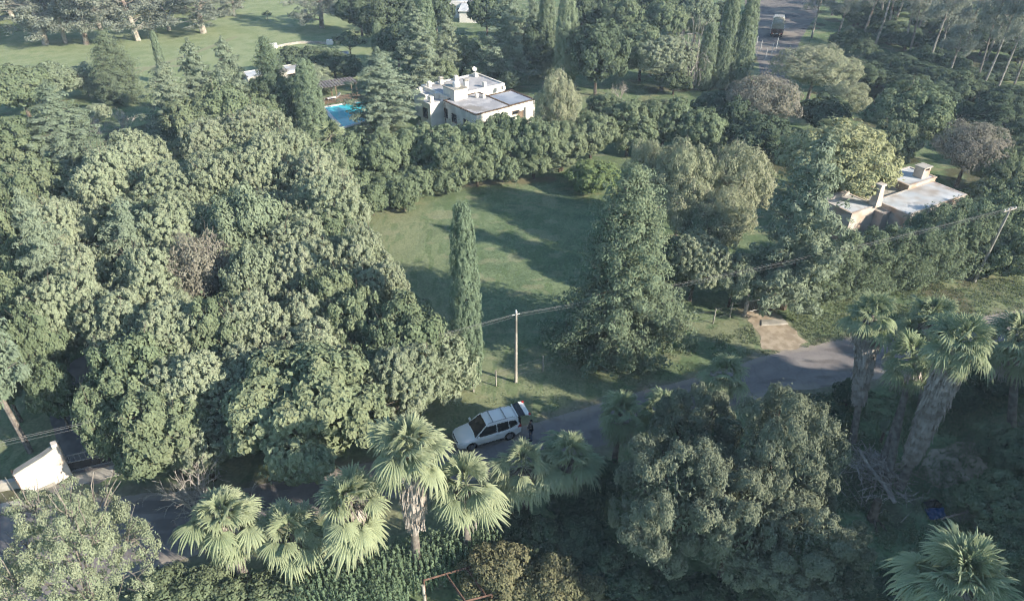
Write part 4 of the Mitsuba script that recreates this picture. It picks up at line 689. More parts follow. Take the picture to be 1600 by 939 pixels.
 ('dark_broadleaf_tree', 'darkgreen', 64.01, 116.02, 2.91, 3.16, 313, 'dark undergrowth bush in the shade of the right wood', 'bush', 'undergrowth bushes of the right wood'),
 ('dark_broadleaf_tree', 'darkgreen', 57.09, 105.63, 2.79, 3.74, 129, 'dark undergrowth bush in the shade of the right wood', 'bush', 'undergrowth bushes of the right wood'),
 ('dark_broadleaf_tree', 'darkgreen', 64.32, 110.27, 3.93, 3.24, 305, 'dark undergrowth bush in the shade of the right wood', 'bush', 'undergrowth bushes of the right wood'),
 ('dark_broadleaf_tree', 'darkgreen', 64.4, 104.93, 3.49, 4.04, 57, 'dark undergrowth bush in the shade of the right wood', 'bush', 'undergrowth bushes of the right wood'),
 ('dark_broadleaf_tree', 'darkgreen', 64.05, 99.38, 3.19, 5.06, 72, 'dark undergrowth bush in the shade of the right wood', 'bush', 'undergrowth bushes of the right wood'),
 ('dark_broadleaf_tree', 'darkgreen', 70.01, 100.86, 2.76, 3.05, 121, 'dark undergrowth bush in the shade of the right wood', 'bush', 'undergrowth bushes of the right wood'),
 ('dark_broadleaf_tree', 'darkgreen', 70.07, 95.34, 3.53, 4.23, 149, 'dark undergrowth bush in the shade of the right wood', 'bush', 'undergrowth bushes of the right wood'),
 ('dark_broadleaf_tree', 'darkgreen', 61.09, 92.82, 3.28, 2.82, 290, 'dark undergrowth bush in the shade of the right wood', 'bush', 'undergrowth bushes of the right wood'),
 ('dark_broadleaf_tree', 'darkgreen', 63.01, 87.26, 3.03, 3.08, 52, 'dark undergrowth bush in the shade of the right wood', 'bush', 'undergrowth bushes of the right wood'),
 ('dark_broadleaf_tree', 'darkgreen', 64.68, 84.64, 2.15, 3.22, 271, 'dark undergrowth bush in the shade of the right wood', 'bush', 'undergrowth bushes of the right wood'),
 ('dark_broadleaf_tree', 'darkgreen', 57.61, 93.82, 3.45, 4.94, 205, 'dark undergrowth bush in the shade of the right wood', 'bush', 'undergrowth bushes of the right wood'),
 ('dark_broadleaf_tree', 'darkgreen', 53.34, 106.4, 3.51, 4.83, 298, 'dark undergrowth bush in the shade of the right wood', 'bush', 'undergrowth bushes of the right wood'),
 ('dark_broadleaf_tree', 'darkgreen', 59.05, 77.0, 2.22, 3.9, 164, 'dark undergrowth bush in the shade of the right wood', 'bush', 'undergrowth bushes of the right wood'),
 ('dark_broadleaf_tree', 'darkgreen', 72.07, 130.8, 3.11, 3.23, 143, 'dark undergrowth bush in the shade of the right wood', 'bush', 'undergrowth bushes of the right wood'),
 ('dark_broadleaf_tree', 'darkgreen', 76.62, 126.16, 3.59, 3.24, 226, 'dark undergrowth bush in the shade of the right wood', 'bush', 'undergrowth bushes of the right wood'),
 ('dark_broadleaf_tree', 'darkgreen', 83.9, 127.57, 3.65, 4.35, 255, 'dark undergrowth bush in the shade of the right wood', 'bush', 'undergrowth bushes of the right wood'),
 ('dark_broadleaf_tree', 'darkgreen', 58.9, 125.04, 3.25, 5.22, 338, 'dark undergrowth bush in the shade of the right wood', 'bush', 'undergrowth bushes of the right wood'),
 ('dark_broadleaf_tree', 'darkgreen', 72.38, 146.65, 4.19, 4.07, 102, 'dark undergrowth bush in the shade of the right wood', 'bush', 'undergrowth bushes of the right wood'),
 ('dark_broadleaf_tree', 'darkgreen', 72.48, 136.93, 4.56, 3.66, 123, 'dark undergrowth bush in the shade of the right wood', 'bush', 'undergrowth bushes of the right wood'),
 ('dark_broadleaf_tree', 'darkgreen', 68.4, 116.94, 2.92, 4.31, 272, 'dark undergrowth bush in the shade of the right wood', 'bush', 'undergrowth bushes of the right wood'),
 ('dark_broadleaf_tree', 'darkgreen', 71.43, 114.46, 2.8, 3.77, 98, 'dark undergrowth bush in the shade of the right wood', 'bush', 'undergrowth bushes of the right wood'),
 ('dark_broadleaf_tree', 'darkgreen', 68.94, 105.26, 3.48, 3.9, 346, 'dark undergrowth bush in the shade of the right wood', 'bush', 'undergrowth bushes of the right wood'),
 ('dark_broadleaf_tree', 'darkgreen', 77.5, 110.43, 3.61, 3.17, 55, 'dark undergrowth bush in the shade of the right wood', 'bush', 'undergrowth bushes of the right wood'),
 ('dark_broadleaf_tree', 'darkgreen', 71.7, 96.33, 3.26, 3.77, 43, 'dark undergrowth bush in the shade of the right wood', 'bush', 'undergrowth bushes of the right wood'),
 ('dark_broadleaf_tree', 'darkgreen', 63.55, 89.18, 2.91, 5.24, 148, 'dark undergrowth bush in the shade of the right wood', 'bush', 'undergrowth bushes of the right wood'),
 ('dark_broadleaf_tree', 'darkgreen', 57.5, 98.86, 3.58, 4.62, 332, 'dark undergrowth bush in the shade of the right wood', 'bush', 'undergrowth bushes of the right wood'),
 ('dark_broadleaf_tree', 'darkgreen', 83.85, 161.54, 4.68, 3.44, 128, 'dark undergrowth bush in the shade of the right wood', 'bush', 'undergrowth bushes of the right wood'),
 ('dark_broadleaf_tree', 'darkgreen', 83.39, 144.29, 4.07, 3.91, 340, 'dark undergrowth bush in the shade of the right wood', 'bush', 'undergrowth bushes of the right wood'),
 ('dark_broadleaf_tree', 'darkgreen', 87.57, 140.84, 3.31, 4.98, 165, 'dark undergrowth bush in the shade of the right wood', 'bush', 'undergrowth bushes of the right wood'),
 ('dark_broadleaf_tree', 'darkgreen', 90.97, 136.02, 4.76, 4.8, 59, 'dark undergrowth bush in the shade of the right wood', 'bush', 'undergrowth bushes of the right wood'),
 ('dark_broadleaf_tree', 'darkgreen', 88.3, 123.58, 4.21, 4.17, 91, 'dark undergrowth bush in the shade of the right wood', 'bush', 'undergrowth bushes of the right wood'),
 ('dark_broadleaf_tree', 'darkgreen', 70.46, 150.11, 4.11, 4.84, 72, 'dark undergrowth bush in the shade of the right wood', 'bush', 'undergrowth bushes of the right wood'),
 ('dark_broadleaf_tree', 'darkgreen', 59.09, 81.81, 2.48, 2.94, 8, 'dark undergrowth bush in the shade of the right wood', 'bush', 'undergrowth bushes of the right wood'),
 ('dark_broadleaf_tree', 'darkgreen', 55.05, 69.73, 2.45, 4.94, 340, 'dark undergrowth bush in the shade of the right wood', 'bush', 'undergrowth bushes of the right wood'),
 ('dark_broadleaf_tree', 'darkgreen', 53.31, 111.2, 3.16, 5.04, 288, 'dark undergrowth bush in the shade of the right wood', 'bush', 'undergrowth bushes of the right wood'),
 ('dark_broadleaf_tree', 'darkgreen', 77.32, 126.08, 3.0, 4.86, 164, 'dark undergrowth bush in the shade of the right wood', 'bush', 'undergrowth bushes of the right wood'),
 ('dark_broadleaf_tree', 'darkgreen', -14.7, 141.62, 3.68, 9.0, 40, 'fifth from the left of the dark trees of the far belt', 'tree', 'dark trees of the far belt'),
 ('dark_broadleaf_tree', 'darkgreen', -18.55, 133.05, 3.48, 9.0, 357, 'fourth from the left of the dark trees of the far belt', 'tree', 'dark trees of the far belt'),
 ('dark_broadleaf_tree', 'darkgreen', -29.4, 141.62, 4.17, 9.0, 34, 'leftmost of the dark trees of the far belt', 'tree', 'dark trees of the far belt'),
 ('dark_broadleaf_tree', 'darkgreen', -23.19, 133.05, 4.17, 9.0, 295, 'second from the left of the dark trees of the far belt', 'tree', 'dark trees of the far belt'),
 ('dark_broadleaf_tree', 'darkgreen', -4.9, 141.62, 3.68, 9.0, 49, 'sixth from the left of the dark trees of the far belt', 'tree', 'dark trees of the far belt'),
 ('dark_broadleaf_tree', 'darkgreen', 19.86, 144.15, 4.96, 10.0, 235, 'ninth from the left of the dark trees of the far belt', 'tree', 'dark trees of the far belt'),
 ('dark_broadleaf_tree', 'darkgreen', 25.56, 141.04, 4.87, 10.0, 326, 'tenth from the left of the dark trees of the far belt', 'tree', 'dark trees of the far belt'),
 ('dark_broadleaf_tree', 'darkgreen', 42.9, 149.55, 3.12, 5.0, 122, 'rightmost of the dark trees of the far belt', 'tree', 'dark trees of the far belt'),
 ('dark_broadleaf_tree', 'darkgreen', 34.34, 144.7, 3.75, 9.0, 95, 'eleventh from the left of the dark trees of the far belt', 'tree', 'dark trees of the far belt'),
 ('dark_broadleaf_tree', 'darkgreen', 12.89, 135.15, 3.52, 10.0, 195, 'eighth from the left of the dark trees of the far belt', 'tree', 'dark trees of the far belt'),
 ('dark_broadleaf_tree', 'darkgreen', -19.18, 119.91, 3.2, 7.0, 144, 'third from the left of the dark trees of the far belt', 'tree', 'dark trees of the far belt'),
 ('dark_broadleaf_tree', 'darkgreen', 4.56, 114.13, 3.45, 9.0, 150, 'seventh from the left of the dark trees of the far belt', 'tree', 'dark trees of the far belt'),
 ('airy_tree', 'airy', -19.66, 18.95, 3.37, 10.01, 65, 'airy light-leaved tree in the bottom left corner', 'tree', None),
 ('bare_tree', 'bare', -17.59, 26.04, 2.5, 5.28, 172, 'leafless grey branching shrub at the roadside between gate and palms', 'shrub', None),
 ('bare_tree', 'bare', -14.89, 24.52, 1.72, 5.49, 100, 'leafless grey shrub tangled behind the left palms', 'shrub', None),
 ('bare_shrub', 'bareshrub', -26.04, 21.11, 1.1, 2.6, 232, 'dry pale shrub cut by the lower left edge of the picture', 'shrub', None),
 ('mimosa_tree', 'mimosa', 13.3, 24.2, 3.17, 11.3, 140, 'mimosa-like tree with a sunlit dome beside the rightmost road palms', 'tree', None),
 ('mimosa_tree', 'mimosa', 8.06, 22.66, 3.22, 9.8, 313, 'mimosa-like tree with lit tufts at the front left of the dark clump', 'tree', None),
 ('mimosa_tree', 'mimosa', 10.58, 21.42, 2.72, 9.3, 338, 'mimosa-like tree with a sunlit cascade in the middle of the dark clump', 'tree', None),
 ('mimosa_tree', 'mimosa', 10.06, 27.72, 2.47, 8.6, 65, 'shaded mimosa-like tree behind the palms at the road', 'tree', None),
 ('mimosa_tree', 'mimosa', 13.63, 20.47, 2.88, 8.0, 76, 'shaded mimosa-like tree at the bottom of the dark clump', 'tree', None),
 ('oleander_shrub', 'oleander', -7.86, 21.66, 1.18, 2.6, 165, 'third from the left of the hedge bushes below the road palms', 'bush', 'hedge bushes below the road palms'),
 ('oleander_shrub', 'oleander', -6.58, 21.85, 1.18, 2.6, 324, 'fifth from the left of the hedge bushes below the road palms', 'bush', 'hedge bushes below the road palms'),
 ('oleander_shrub', 'oleander', -5.34, 22.42, 1.2, 2.6, 102, 'sixth from the left of the hedge bushes below the road palms', 'bush', 'hedge bushes below the road palms'),
 ('oleander_shrub', 'oleander', -4.04, 22.81, 1.21, 2.6, 136, 'seventh from the left of the hedge bushes below the road palms', 'bush', 'hedge bushes below the road palms'),
 ('oleander_shrub', 'oleander', -2.89, 23.2, 1.15, 2.6, 166, 'eighth from the left of the hedge bushes below the road palms', 'bush', 'hedge bushes below the road palms'),
 ('oleander_shrub', 'oleander', -9.62, 20.75, 1.09, 2.6, 325, 'leftmost of the hedge bushes below the road palms', 'bush', 'hedge bushes below the road palms'),
 ('oleander_shrub', 'oleander', -8.23, 20.23, 1.08, 2.6, 15, 'second from the left of the hedge bushes below the road palms', 'bush', 'hedge bushes below the road palms'),
 ('oleander_shrub', 'oleander', -6.31, 20.05, 1.07, 2.6, 171, 'fourth from the left of the hedge bushes below the road palms', 'bush', 'hedge bushes below the road palms'),
 ('oleander_shrub', 'oleander', -1.53, 23.4, 1.02, 2.6, 86, 'rightmost of the hedge bushes below the road palms', 'bush', 'hedge bushes below the road palms'),
 ('golden_shrub', 'golden', -0.65, 21.38, 1.81, 3.2, 262, 'yellow-tipped bush right of the rusty frame', 'bush', None),
 ('golden_shrub', 'golden', 2.08, 20.93, 1.6, 3.0, 303, 'second yellow-tipped bush right of the rusty frame', 'bush', None),
 ('golden_shrub', 'golden', 3.83, 20.49, 1.15, 2.4, 25, 'small yellow-tipped bush at the bottom edge', 'bush', None),
 ('leafy_shrub', 'leafy', -17.94, 21.29, 1.32, 1.4, 104, 'second from the left of the low shrubs at the feet of the left palms', 'bush', 'low shrubs at the feet of the left palms'),
 ('leafy_shrub', 'leafy', -16.18, 20.67, 1.29, 1.6, 232, 'third from the left of the low shrubs at the feet of the left palms', 'bush', 'low shrubs at the feet of the left palms'),
 ('leafy_shrub', 'leafy', -17.82, 19.97, 1.59, 1.6, 26, 'leftmost of the low shrubs at the feet of the left palms', 'bush', 'low shrubs at the feet of the left palms'),
 ('leafy_shrub', 'leafy', -12.35, 20.84, 1.43, 1.6, 230, 'sixth from the left of the low shrubs at the feet of the left palms', 'bush', 'low shrubs at the feet of the left palms'),
 ('leafy_shrub', 'leafy', -10.77, 21.11, 1.31, 1.8, 116, 'rightmost of the low shrubs at the feet of the left palms', 'bush', 'low shrubs at the feet of the left palms'),
 ('leafy_shrub', 'leafy', -14.15, 20.36, 1.61, 1.5, 100, 'fifth from the left of the low shrubs at the feet of the left palms', 'bush', 'low shrubs at the feet of the left palms'),
 ('leafy_shrub', 'leafy', -15.73, 21.94, 1.21, 1.2, 190, 'fourth from the left of the low shrubs at the feet of the left palms', 'bush', 'low shrubs at the feet of the left palms'),
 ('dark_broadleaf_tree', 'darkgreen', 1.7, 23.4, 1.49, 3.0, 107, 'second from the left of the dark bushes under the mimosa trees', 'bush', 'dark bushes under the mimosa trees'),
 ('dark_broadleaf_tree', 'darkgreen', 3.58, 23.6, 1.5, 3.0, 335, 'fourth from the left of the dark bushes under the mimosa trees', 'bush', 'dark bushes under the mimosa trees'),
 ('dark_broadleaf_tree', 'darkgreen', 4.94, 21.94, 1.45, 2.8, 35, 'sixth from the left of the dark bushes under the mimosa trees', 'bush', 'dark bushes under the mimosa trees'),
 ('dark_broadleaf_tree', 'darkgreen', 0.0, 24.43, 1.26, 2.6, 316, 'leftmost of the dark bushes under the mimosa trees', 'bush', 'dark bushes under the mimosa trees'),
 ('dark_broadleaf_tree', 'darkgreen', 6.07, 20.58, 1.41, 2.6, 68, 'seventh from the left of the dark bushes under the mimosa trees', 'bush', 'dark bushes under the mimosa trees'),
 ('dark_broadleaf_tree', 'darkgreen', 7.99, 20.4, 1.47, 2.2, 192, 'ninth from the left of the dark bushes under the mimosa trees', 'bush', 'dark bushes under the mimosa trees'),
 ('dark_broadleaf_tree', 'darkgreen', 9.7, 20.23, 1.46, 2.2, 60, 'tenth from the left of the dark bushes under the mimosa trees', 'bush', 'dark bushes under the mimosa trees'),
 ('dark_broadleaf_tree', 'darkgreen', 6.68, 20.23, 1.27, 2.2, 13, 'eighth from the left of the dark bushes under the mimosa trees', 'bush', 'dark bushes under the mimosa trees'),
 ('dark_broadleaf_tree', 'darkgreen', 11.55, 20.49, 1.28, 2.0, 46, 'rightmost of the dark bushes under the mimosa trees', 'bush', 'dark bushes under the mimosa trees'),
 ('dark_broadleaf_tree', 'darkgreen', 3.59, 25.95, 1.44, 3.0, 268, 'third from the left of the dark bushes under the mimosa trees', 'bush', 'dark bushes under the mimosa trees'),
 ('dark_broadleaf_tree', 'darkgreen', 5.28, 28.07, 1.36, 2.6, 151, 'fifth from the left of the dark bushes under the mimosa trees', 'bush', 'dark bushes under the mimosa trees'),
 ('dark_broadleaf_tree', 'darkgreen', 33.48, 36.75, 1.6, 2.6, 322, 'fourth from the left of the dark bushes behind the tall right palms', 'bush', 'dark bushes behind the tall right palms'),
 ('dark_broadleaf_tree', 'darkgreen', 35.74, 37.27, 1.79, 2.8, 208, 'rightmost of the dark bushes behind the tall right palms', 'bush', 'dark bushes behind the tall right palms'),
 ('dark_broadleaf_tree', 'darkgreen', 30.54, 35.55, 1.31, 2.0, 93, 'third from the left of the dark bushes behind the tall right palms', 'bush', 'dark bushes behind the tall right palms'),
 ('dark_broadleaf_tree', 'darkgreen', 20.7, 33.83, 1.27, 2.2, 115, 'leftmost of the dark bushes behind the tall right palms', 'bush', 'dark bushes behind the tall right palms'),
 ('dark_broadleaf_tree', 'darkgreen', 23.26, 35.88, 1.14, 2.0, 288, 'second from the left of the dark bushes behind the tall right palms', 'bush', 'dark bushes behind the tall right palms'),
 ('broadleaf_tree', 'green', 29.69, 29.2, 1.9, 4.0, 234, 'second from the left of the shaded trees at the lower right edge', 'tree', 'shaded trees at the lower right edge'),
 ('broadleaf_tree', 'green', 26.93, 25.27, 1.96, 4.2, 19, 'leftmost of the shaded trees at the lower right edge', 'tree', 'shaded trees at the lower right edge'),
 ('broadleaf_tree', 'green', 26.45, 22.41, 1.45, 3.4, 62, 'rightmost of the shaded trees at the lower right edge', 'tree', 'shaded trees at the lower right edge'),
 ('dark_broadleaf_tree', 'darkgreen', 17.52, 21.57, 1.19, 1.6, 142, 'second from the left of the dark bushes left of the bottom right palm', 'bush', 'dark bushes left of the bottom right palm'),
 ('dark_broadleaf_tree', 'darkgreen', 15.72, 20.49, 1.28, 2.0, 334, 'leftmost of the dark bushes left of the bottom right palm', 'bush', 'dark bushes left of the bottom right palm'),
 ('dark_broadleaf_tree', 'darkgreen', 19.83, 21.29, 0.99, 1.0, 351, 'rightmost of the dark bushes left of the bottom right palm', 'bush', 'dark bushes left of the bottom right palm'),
 ('broadleaf_tree', 'green', 44.0, 16.0, 5.5, 14.0, 274, 'tree beyond the right edge of the picture shading the clearing', 'tree', 'trees beyond the right edge'),
 ('broadleaf_tree', 'green', 40.0, 9.0, 5.5, 13.0, 212, 'tree beyond the right edge of the picture shading the clearing', 'tree', 'trees beyond the right edge'),
 ('broadleaf_tree', 'green', 52.0, 22.0, 6.0, 16.0, 70, 'tree beyond the right edge of the picture shading the clearing', 'tree', 'trees beyond the right edge'),
 ('broadleaf_tree', 'green', 48.0, 8.0, 6.0, 15.0, 246, 'tree beyond the right edge of the picture shading the clearing', 'tree', 'trees beyond the right edge'),
 ('broadleaf_tree', 'green', 60.0, 28.0, 6.0, 16.0, 124, 'tree beyond the right edge of the picture shading the clearing', 'tree', 'trees beyond the right edge'),
 ('broadleaf_tree', 'green', 36.0, 3.0, 5.0, 13.0, 328, 'tree beyond the right edge of the picture shading the clearing', 'tree', 'trees beyond the right edge'),
 ('broadleaf_tree', 'green', 58.0, 15.0, 6.0, 17.0, 197, 'tree beyond the right edge of the picture shading the clearing', 'tree', 'trees beyond the right edge'),
 ('broadleaf_tree', 'green', 47.0, 28.0, 4.0, 9.0, 328, 'tree beyond the right edge of the picture shading the clearing', 'tree', 'trees beyond the right edge'),
 ('broadleaf_tree', 'green', 35.0, 21.0, 4.4, 15.5, 270, 'tree beyond the right edge of the picture shading the clearing', 'tree', 'trees beyond the right edge'),
 ('broadleaf_tree', 'green', 39.0, 17.0, 4.8, 17.0, 248, 'tree beyond the right edge of the picture shading the clearing', 'tree', 'trees beyond the right edge'),
 ('broadleaf_tree', 'green', 34.0, 14.5, 4.0, 17.5, 79, 'tree beyond the right edge of the picture shading the clearing', 'tree', 'trees beyond the right edge'),
 ('broadleaf_tree', 'green', 30.5, 9.5, 3.5, 17.0, 5, 'tree beyond the right edge of the picture shading the clearing', 'tree', 'trees beyond the right edge'),
 ('broadleaf_tree', 'green', 44.0, 24.0, 5.0, 16.0, 313, 'tree beyond the right edge of the picture shading the clearing', 'tree', 'trees beyond the right edge'),
]

rr = random.Random(3)
turn = {}
for name, kind, x, y, r, h, rot, label, category, group in TREES:
    turn[kind] = turn.get(kind, -1) + 1
    gk, r0, h0 = VAR[kind][turn[kind] % len(VAR[kind])]
    key = thing(name, label, category, group)
    scene[key] = {'type': 'instance', 'group': {'type': 'ref', 'id': gk}, 'to_world': TF().translate((x, y, 0)).rotate((0, 0, 1), rot).scale((r / r0, r / r0 * rr.uniform(.93, 1.07), h / h0))}

# ---------------------------------------------------------------- fan palms
def frond(seed, elev, petiole=1.1, blade=1.05, droop=.5, fold=.0, dead=False, nseg=26, half=2.15):
    """fan leaf: petiole, then pleated segments round its end, the tips hanging"""
    rng = np.random.default_rng(seed)
    d = np.array([math.cos(elev), 0, math.sin(elev)]); upv = np.array([-math.sin(elev), 0, math.cos(elev)]); sd = np.array([0, 1.0, 0])
    s = np.linspace(0, 1, 5)[:, None]; pet = d * s * petiole + np.array([0, 0, -1]) * s ** 2 * .18 * petiole
    ms = [tube(pet, np.linspace(.035, .018, 5), 4, False)]; uv = [np.tile([.75, .25], (len(ms[0].vertices), 1))]
    end = pet[-1]; ax = unit((d + [0, 0, -.35])[None])[0]; nn = unit((upv - ax * (upv @ ax))[None])[0]
    base_tone = rng.uniform(.1, .95); ang = np.linspace(-half, half, nseg + 1); v, f, c = [], [], []
    for k in range(nseg):
        am = (ang[k] + ang[k + 1]) / 2; ln = blade * (1 - .28 * (abs(am) / half) ** 2) * rng.uniform(.86, 1.08); hw = (ang[1] - ang[0]) / 2
        r_ = np.array([.06, .45, .72, .92, 1.08]) * ln; w_ = np.array([hw, hw, hw * .98, hw * .5, hw * .08])
        hang = np.array([0, .02, .10, .28, .52]) * droop * ln * rng.uniform(.7, 1.35); cup = -fold * abs(math.sin(am)) * r_
        b = len(v); tone = np.clip(base_tone + rng.normal(0, .16), 0, 1); tw = rng.normal(0, .06)
        for j in range(5):
            for q, lift in ((-1, 0), (0, .035 * (j < 4) * ln), (1, 0)):
                a2 = am + q * w_[j] + tw * (j > 2)
                v.append(end + (ax * math.cos(a2) + sd * math.sin(a2)) * r_[j] + nn * (lift + cup[j]) + np.array([0, 0, -hang[j]]))
                c.append([tone + (.12 if q == 0 else 0), (.05 if j < 3 else .25) + (.0 if not dead else .9)])
        for j in range(4):
            for q in (0, 1):
                i0 = b + j * 3 + q; f += [[i0, i0 + 3, i0 + 4], [i0, i0 + 4, i0 + 1]]
    ms.append(trimesh.Trimesh(np.array(v), f, process=False)); uv.append(np.clip(np.array(c), 0, 1))
    return cat(ms), np.vstack(uv)
ELEV = [82, 66, 50, 34, 16, -2, -20, -38, -54]
for k, e in enumerate(ELEV):
    for s in range(3):
        m, uv = frond(200 + k * 3 + s, math.radians(e + 7 * s - 7), blade=.92 + .08 * s, petiole=.8 + .45 * min(k, 4) / 4, droop=.25 + .13 * k, fold=.55 - .05 * k, half=1.5 + .08 * k if k < 3 else 2.15)
        scene[f'f_{k}_{s}'] = {'type': 'shapegroup', 'frond': mikit.ply(m, 'l_palm', uv=uv)}
for s in range(2):
    m, uv = frond(260 + s, math.radians(-66), petiole=1.0, blade=.95, droop=1.1, fold=.7, dead=True)
    scene[f'f_dead_{s}'] = {'type': 'shapegroup', 'frond': mikit.ply(m, 'm_deadleaf')}
def skirt(rng, r0, r1, ztop, zbot, n):
    """thatch of dead leaves hanging round the trunk: many narrow folded strips"""
    v, f = [], []
    for k in range(n):
        a = rng.random() * 6.283; z1 = zbot + (ztop - zbot) * rng.random() ** .8 * 1.0; ln = rng.uniform(.7, 1.5); z0 = max(z1 - ln, zbot - rng.uniform(0, .5)); t = (z1 - zbot) / max(ztop - zbot, .1)
        R = r0 + (r1 - r0) * t; R *= rng.uniform(.62, 1.25); w = rng.uniform(.05, .13); da = w / max(R, .2)
        b = len(v)
        for zz, rs, ws in ((z1, .45, .4), ((z1 + z0) / 2, .98, 1.0), (z0, 1.0 + rng.normal(0, .12), .25)):
            for q, o in ((-1, 0), (0, .03), (1, 0)):
                a2 = a + q * da * ws + rng.normal(0, .04); v.append([(R * rs + o) * math.cos(a2), (R * rs + o) * math.sin(a2), zz])
        for j in range(2):
            for q in (0, 1):
                i0 = b + j * 3 + q; f += [[i0, i0 + 4, i0 + 3], [i0, i0 + 1, i0 + 4]]
    return trimesh.Trimesh(np.array(v), f, process=False)
def palm(seed, base, crown, h, scale, nf, label, dead=5, thatch=0.0, group=None, spear=True, young=0):
    rng = np.random.default_rng(seed); key = thing('fan_palm', label, 'palm', group)
    b, c = np.array([*base, -.1]), np.array([*crown, h])
    tt = np.linspace(0, 1, 9)[:, None]; pts = b + (c - b) * tt; pts[:, :2] += np.sin(tt * np.pi) * rng.normal(0, .10, 2)
    part(key, 'trunk', tube(pts, np.linspace(.27, .17, 9) * (1 + .25 * np.exp(-np.linspace(0, 8, 9) * 2)) * min(scale, 1.1), 9), 'm_greybark', 40)
    if thatch:
        m = skirt(rng, .34 * scale, .70 * scale, 0, -thatch, int(430 * thatch))
        ax = unit((c - b)[None])[0]; M = np.eye(4); M[:3, 2] = ax; M[:3, 0] = unit(np.cross([0, 1.0, 0], ax)[None])[0]; M[:3, 1] = np.cross(ax, M[:3, 0]); M[:3, 3] = c - ax * .25
        m.apply_transform(M); part(key, 'dead_leaf_skirt', m, 'm_deadleaf', label='hanging grey-brown thatch of dead leaves')
    nf = int(nf * 1.25)
    for k in range(nf):
        q = (k + .5) / nf; e = int(q ** 1.05 * len(ELEV)) if not young else int(q * 6)
        a = math.degrees(k * 2.399963) + rng.normal(0, 12); s = scale * rng.uniform(.72, 1.14) * (.8 if e > 6 else 1)
        scene[numbered(key + '__frond')] = {'type': 'instance', 'group': {'type': 'ref', 'id': f'f_{min(max(e + rng.integers(-1, 2), 0), 8)}_{k % 3}'}, 'to_world': TF().translate((c[0], c[1], c[2] + .3 * scale - .55 * scale * q)).rotate((0, 0, 1), a).rotate((0, 1, 0), rng.normal(0, 6)).rotate((1, 0, 0), rng.normal(0, 12)).scale((s, s, s))}
    for k in range(dead):
        s = scale * rng.uniform(.75, 1.05)
        scene[numbered(key + '__dead_frond')] = {'type': 'instance', 'group': {'type': 'ref', 'id': f'f_dead_{k % 2}'}, 'to_world': TF().translate((c[0], c[1], c[2] - .35 * scale)).rotate((0, 0, 1), rng.uniform(0, 360)).scale((s, s, s))}
    return key
palm(300, (-14.13, 22.20), (-14.13, 22.20), 5.2, 1.08, 32, 'leftmost fan palm of the road row, beside the leafless grey shrub', 6, 1.6)
palm(301, (-10.98, 22.07), (-10.98, 22.07), 4.2, 0.92, 32, 'second fan palm from the left in the road row, smaller than its neighbours', 5, 0.8)
palm(302, (-7.89, 22.27), (-7.89, 22.27), 6.2, 1.04, 30, 'third fan palm from the left, left of the tallest palm of the road row', 5, 1.0)
palm(303, (-4.96, 22.31), (-4.83, 23.15), 9.0, 0.98, 32, 'tallest fan palm of the road row with a thick skirt of dead leaves', 4, 4.6)
palm(304, (-2.29, 23.34), (-2.29, 23.34), 6.2, 0.96, 28, 'fan palm in front of the white car bonnet, right of the tallest one', 3, 0.6)
palm(305, (0.62, 25.70), (0.62, 25.70), 5.0, 0.88, 28, 'fan palm below the rear of the white car', 5, 0.6)
palm(306, (3.23, 26.34), (3.23, 26.34), 5.0, 0.92, 28, 'half-shaded fan palm just right of the standing person', 5, 0.9)
palm(307, (6.39, 30.01), (6.39, 30.01), 4.8, 0.80, 30, 'fan palm with sunlit young leaves at the edge of the dark clump', 3, 0.5)
palm(308, (9.26, 31.57), (9.26, 31.57), 3.6, 0.76, 26, 'fully shaded fan palm behind the dark clump by the road', 2, 0.3)
palm(309, (13.57, 34.20), (13.57, 34.20), 4.2, 0.80, 30, 'shaded fan palm alone at the road edge above the mimosa dome', 2, 0.3)
palm(310, (22.30, 32.40), (22.01, 34.60), 8.6, 0.84, 28, 'tall fan palm with a frayed trunk, left of the two tall palms beyond the road', 10, 5.5)
palm(311, (22.84, 28.64), (23.73, 32.11), 7.2, 0.88, 28, 'shaded fan palm between the two tall palms', 7, 0.8)
palm(312, (23.62, 28.64), (23.80, 29.23), 10.6, 0.96, 34, 'leaning fan palm with a long grey skirt of dead leaves', 9, 8.0)
palm(313, (28.32, 35.43), (27.15, 36.51), 7.0, 0.92, 30, 'fan palm behind the leaning palm, crown in shade', 3, 0.8)
palm(314, (33.04, 32.98), (31.38, 34.25), 7.0, 1.08, 34, 'fan palm cut by the right edge of the picture', 4, 1.0)
palm(315, (17.40, 16.22), (17.40, 16.22), 9.0, 1.12, 36, 'big fan palm in the bottom right corner', 3, 0.8)
palm(316, (-21.06, 77.15), (-21.06, 77.15), 4.0, 1.04, 26, 'small fan palm right of the slim cypress by the pool', 2, 0.4)

# ---------------------------------------------------------------- buildings
def opening(key, kind, o, a, x, z0, w, h, face, wallpos, depth=.06):
    """window or door on a wall; face 'a': wall along the a axis at b = wallpos (looks towards -b); face 'b': wall along b at a = wallpos (looks towards -a), '+b': looks to +a"""
    def bx(u0, u1, n0, n1, z0_, z1_):
        if face == 'a': return box(u0, u1, wallpos - n1, wallpos - n0, z0_, z1_)
        if face == 'b': return box(wallpos - n1, wallpos - n0, u0, u1, z0_, z1_)
        return box(wallpos + n0, wallpos + n1, u0, u1, z0_, z1_)
    t = .07
    fr = cat([bx(x, x + t, -.02, depth, z0, z0 + h), bx(x + w - t, x + w, -.02, depth, z0, z0 + h), bx(x + t, x + w - t, -.02, depth, z0 + h - t, z0 + h), bx(x + t, x + w - t, -.02, depth, z0, z0 + t)])
    f = part(key, kind, place(fr, o, a), 'm_trim')
    put(f + ('__pane' if kind == 'window' else '__panel'), place(bx(x + t, x + w - t, -.02, .018, z0 + t, z0 + h - t), o, a), 'm_glass' if kind == 'window' else 'm_wood')
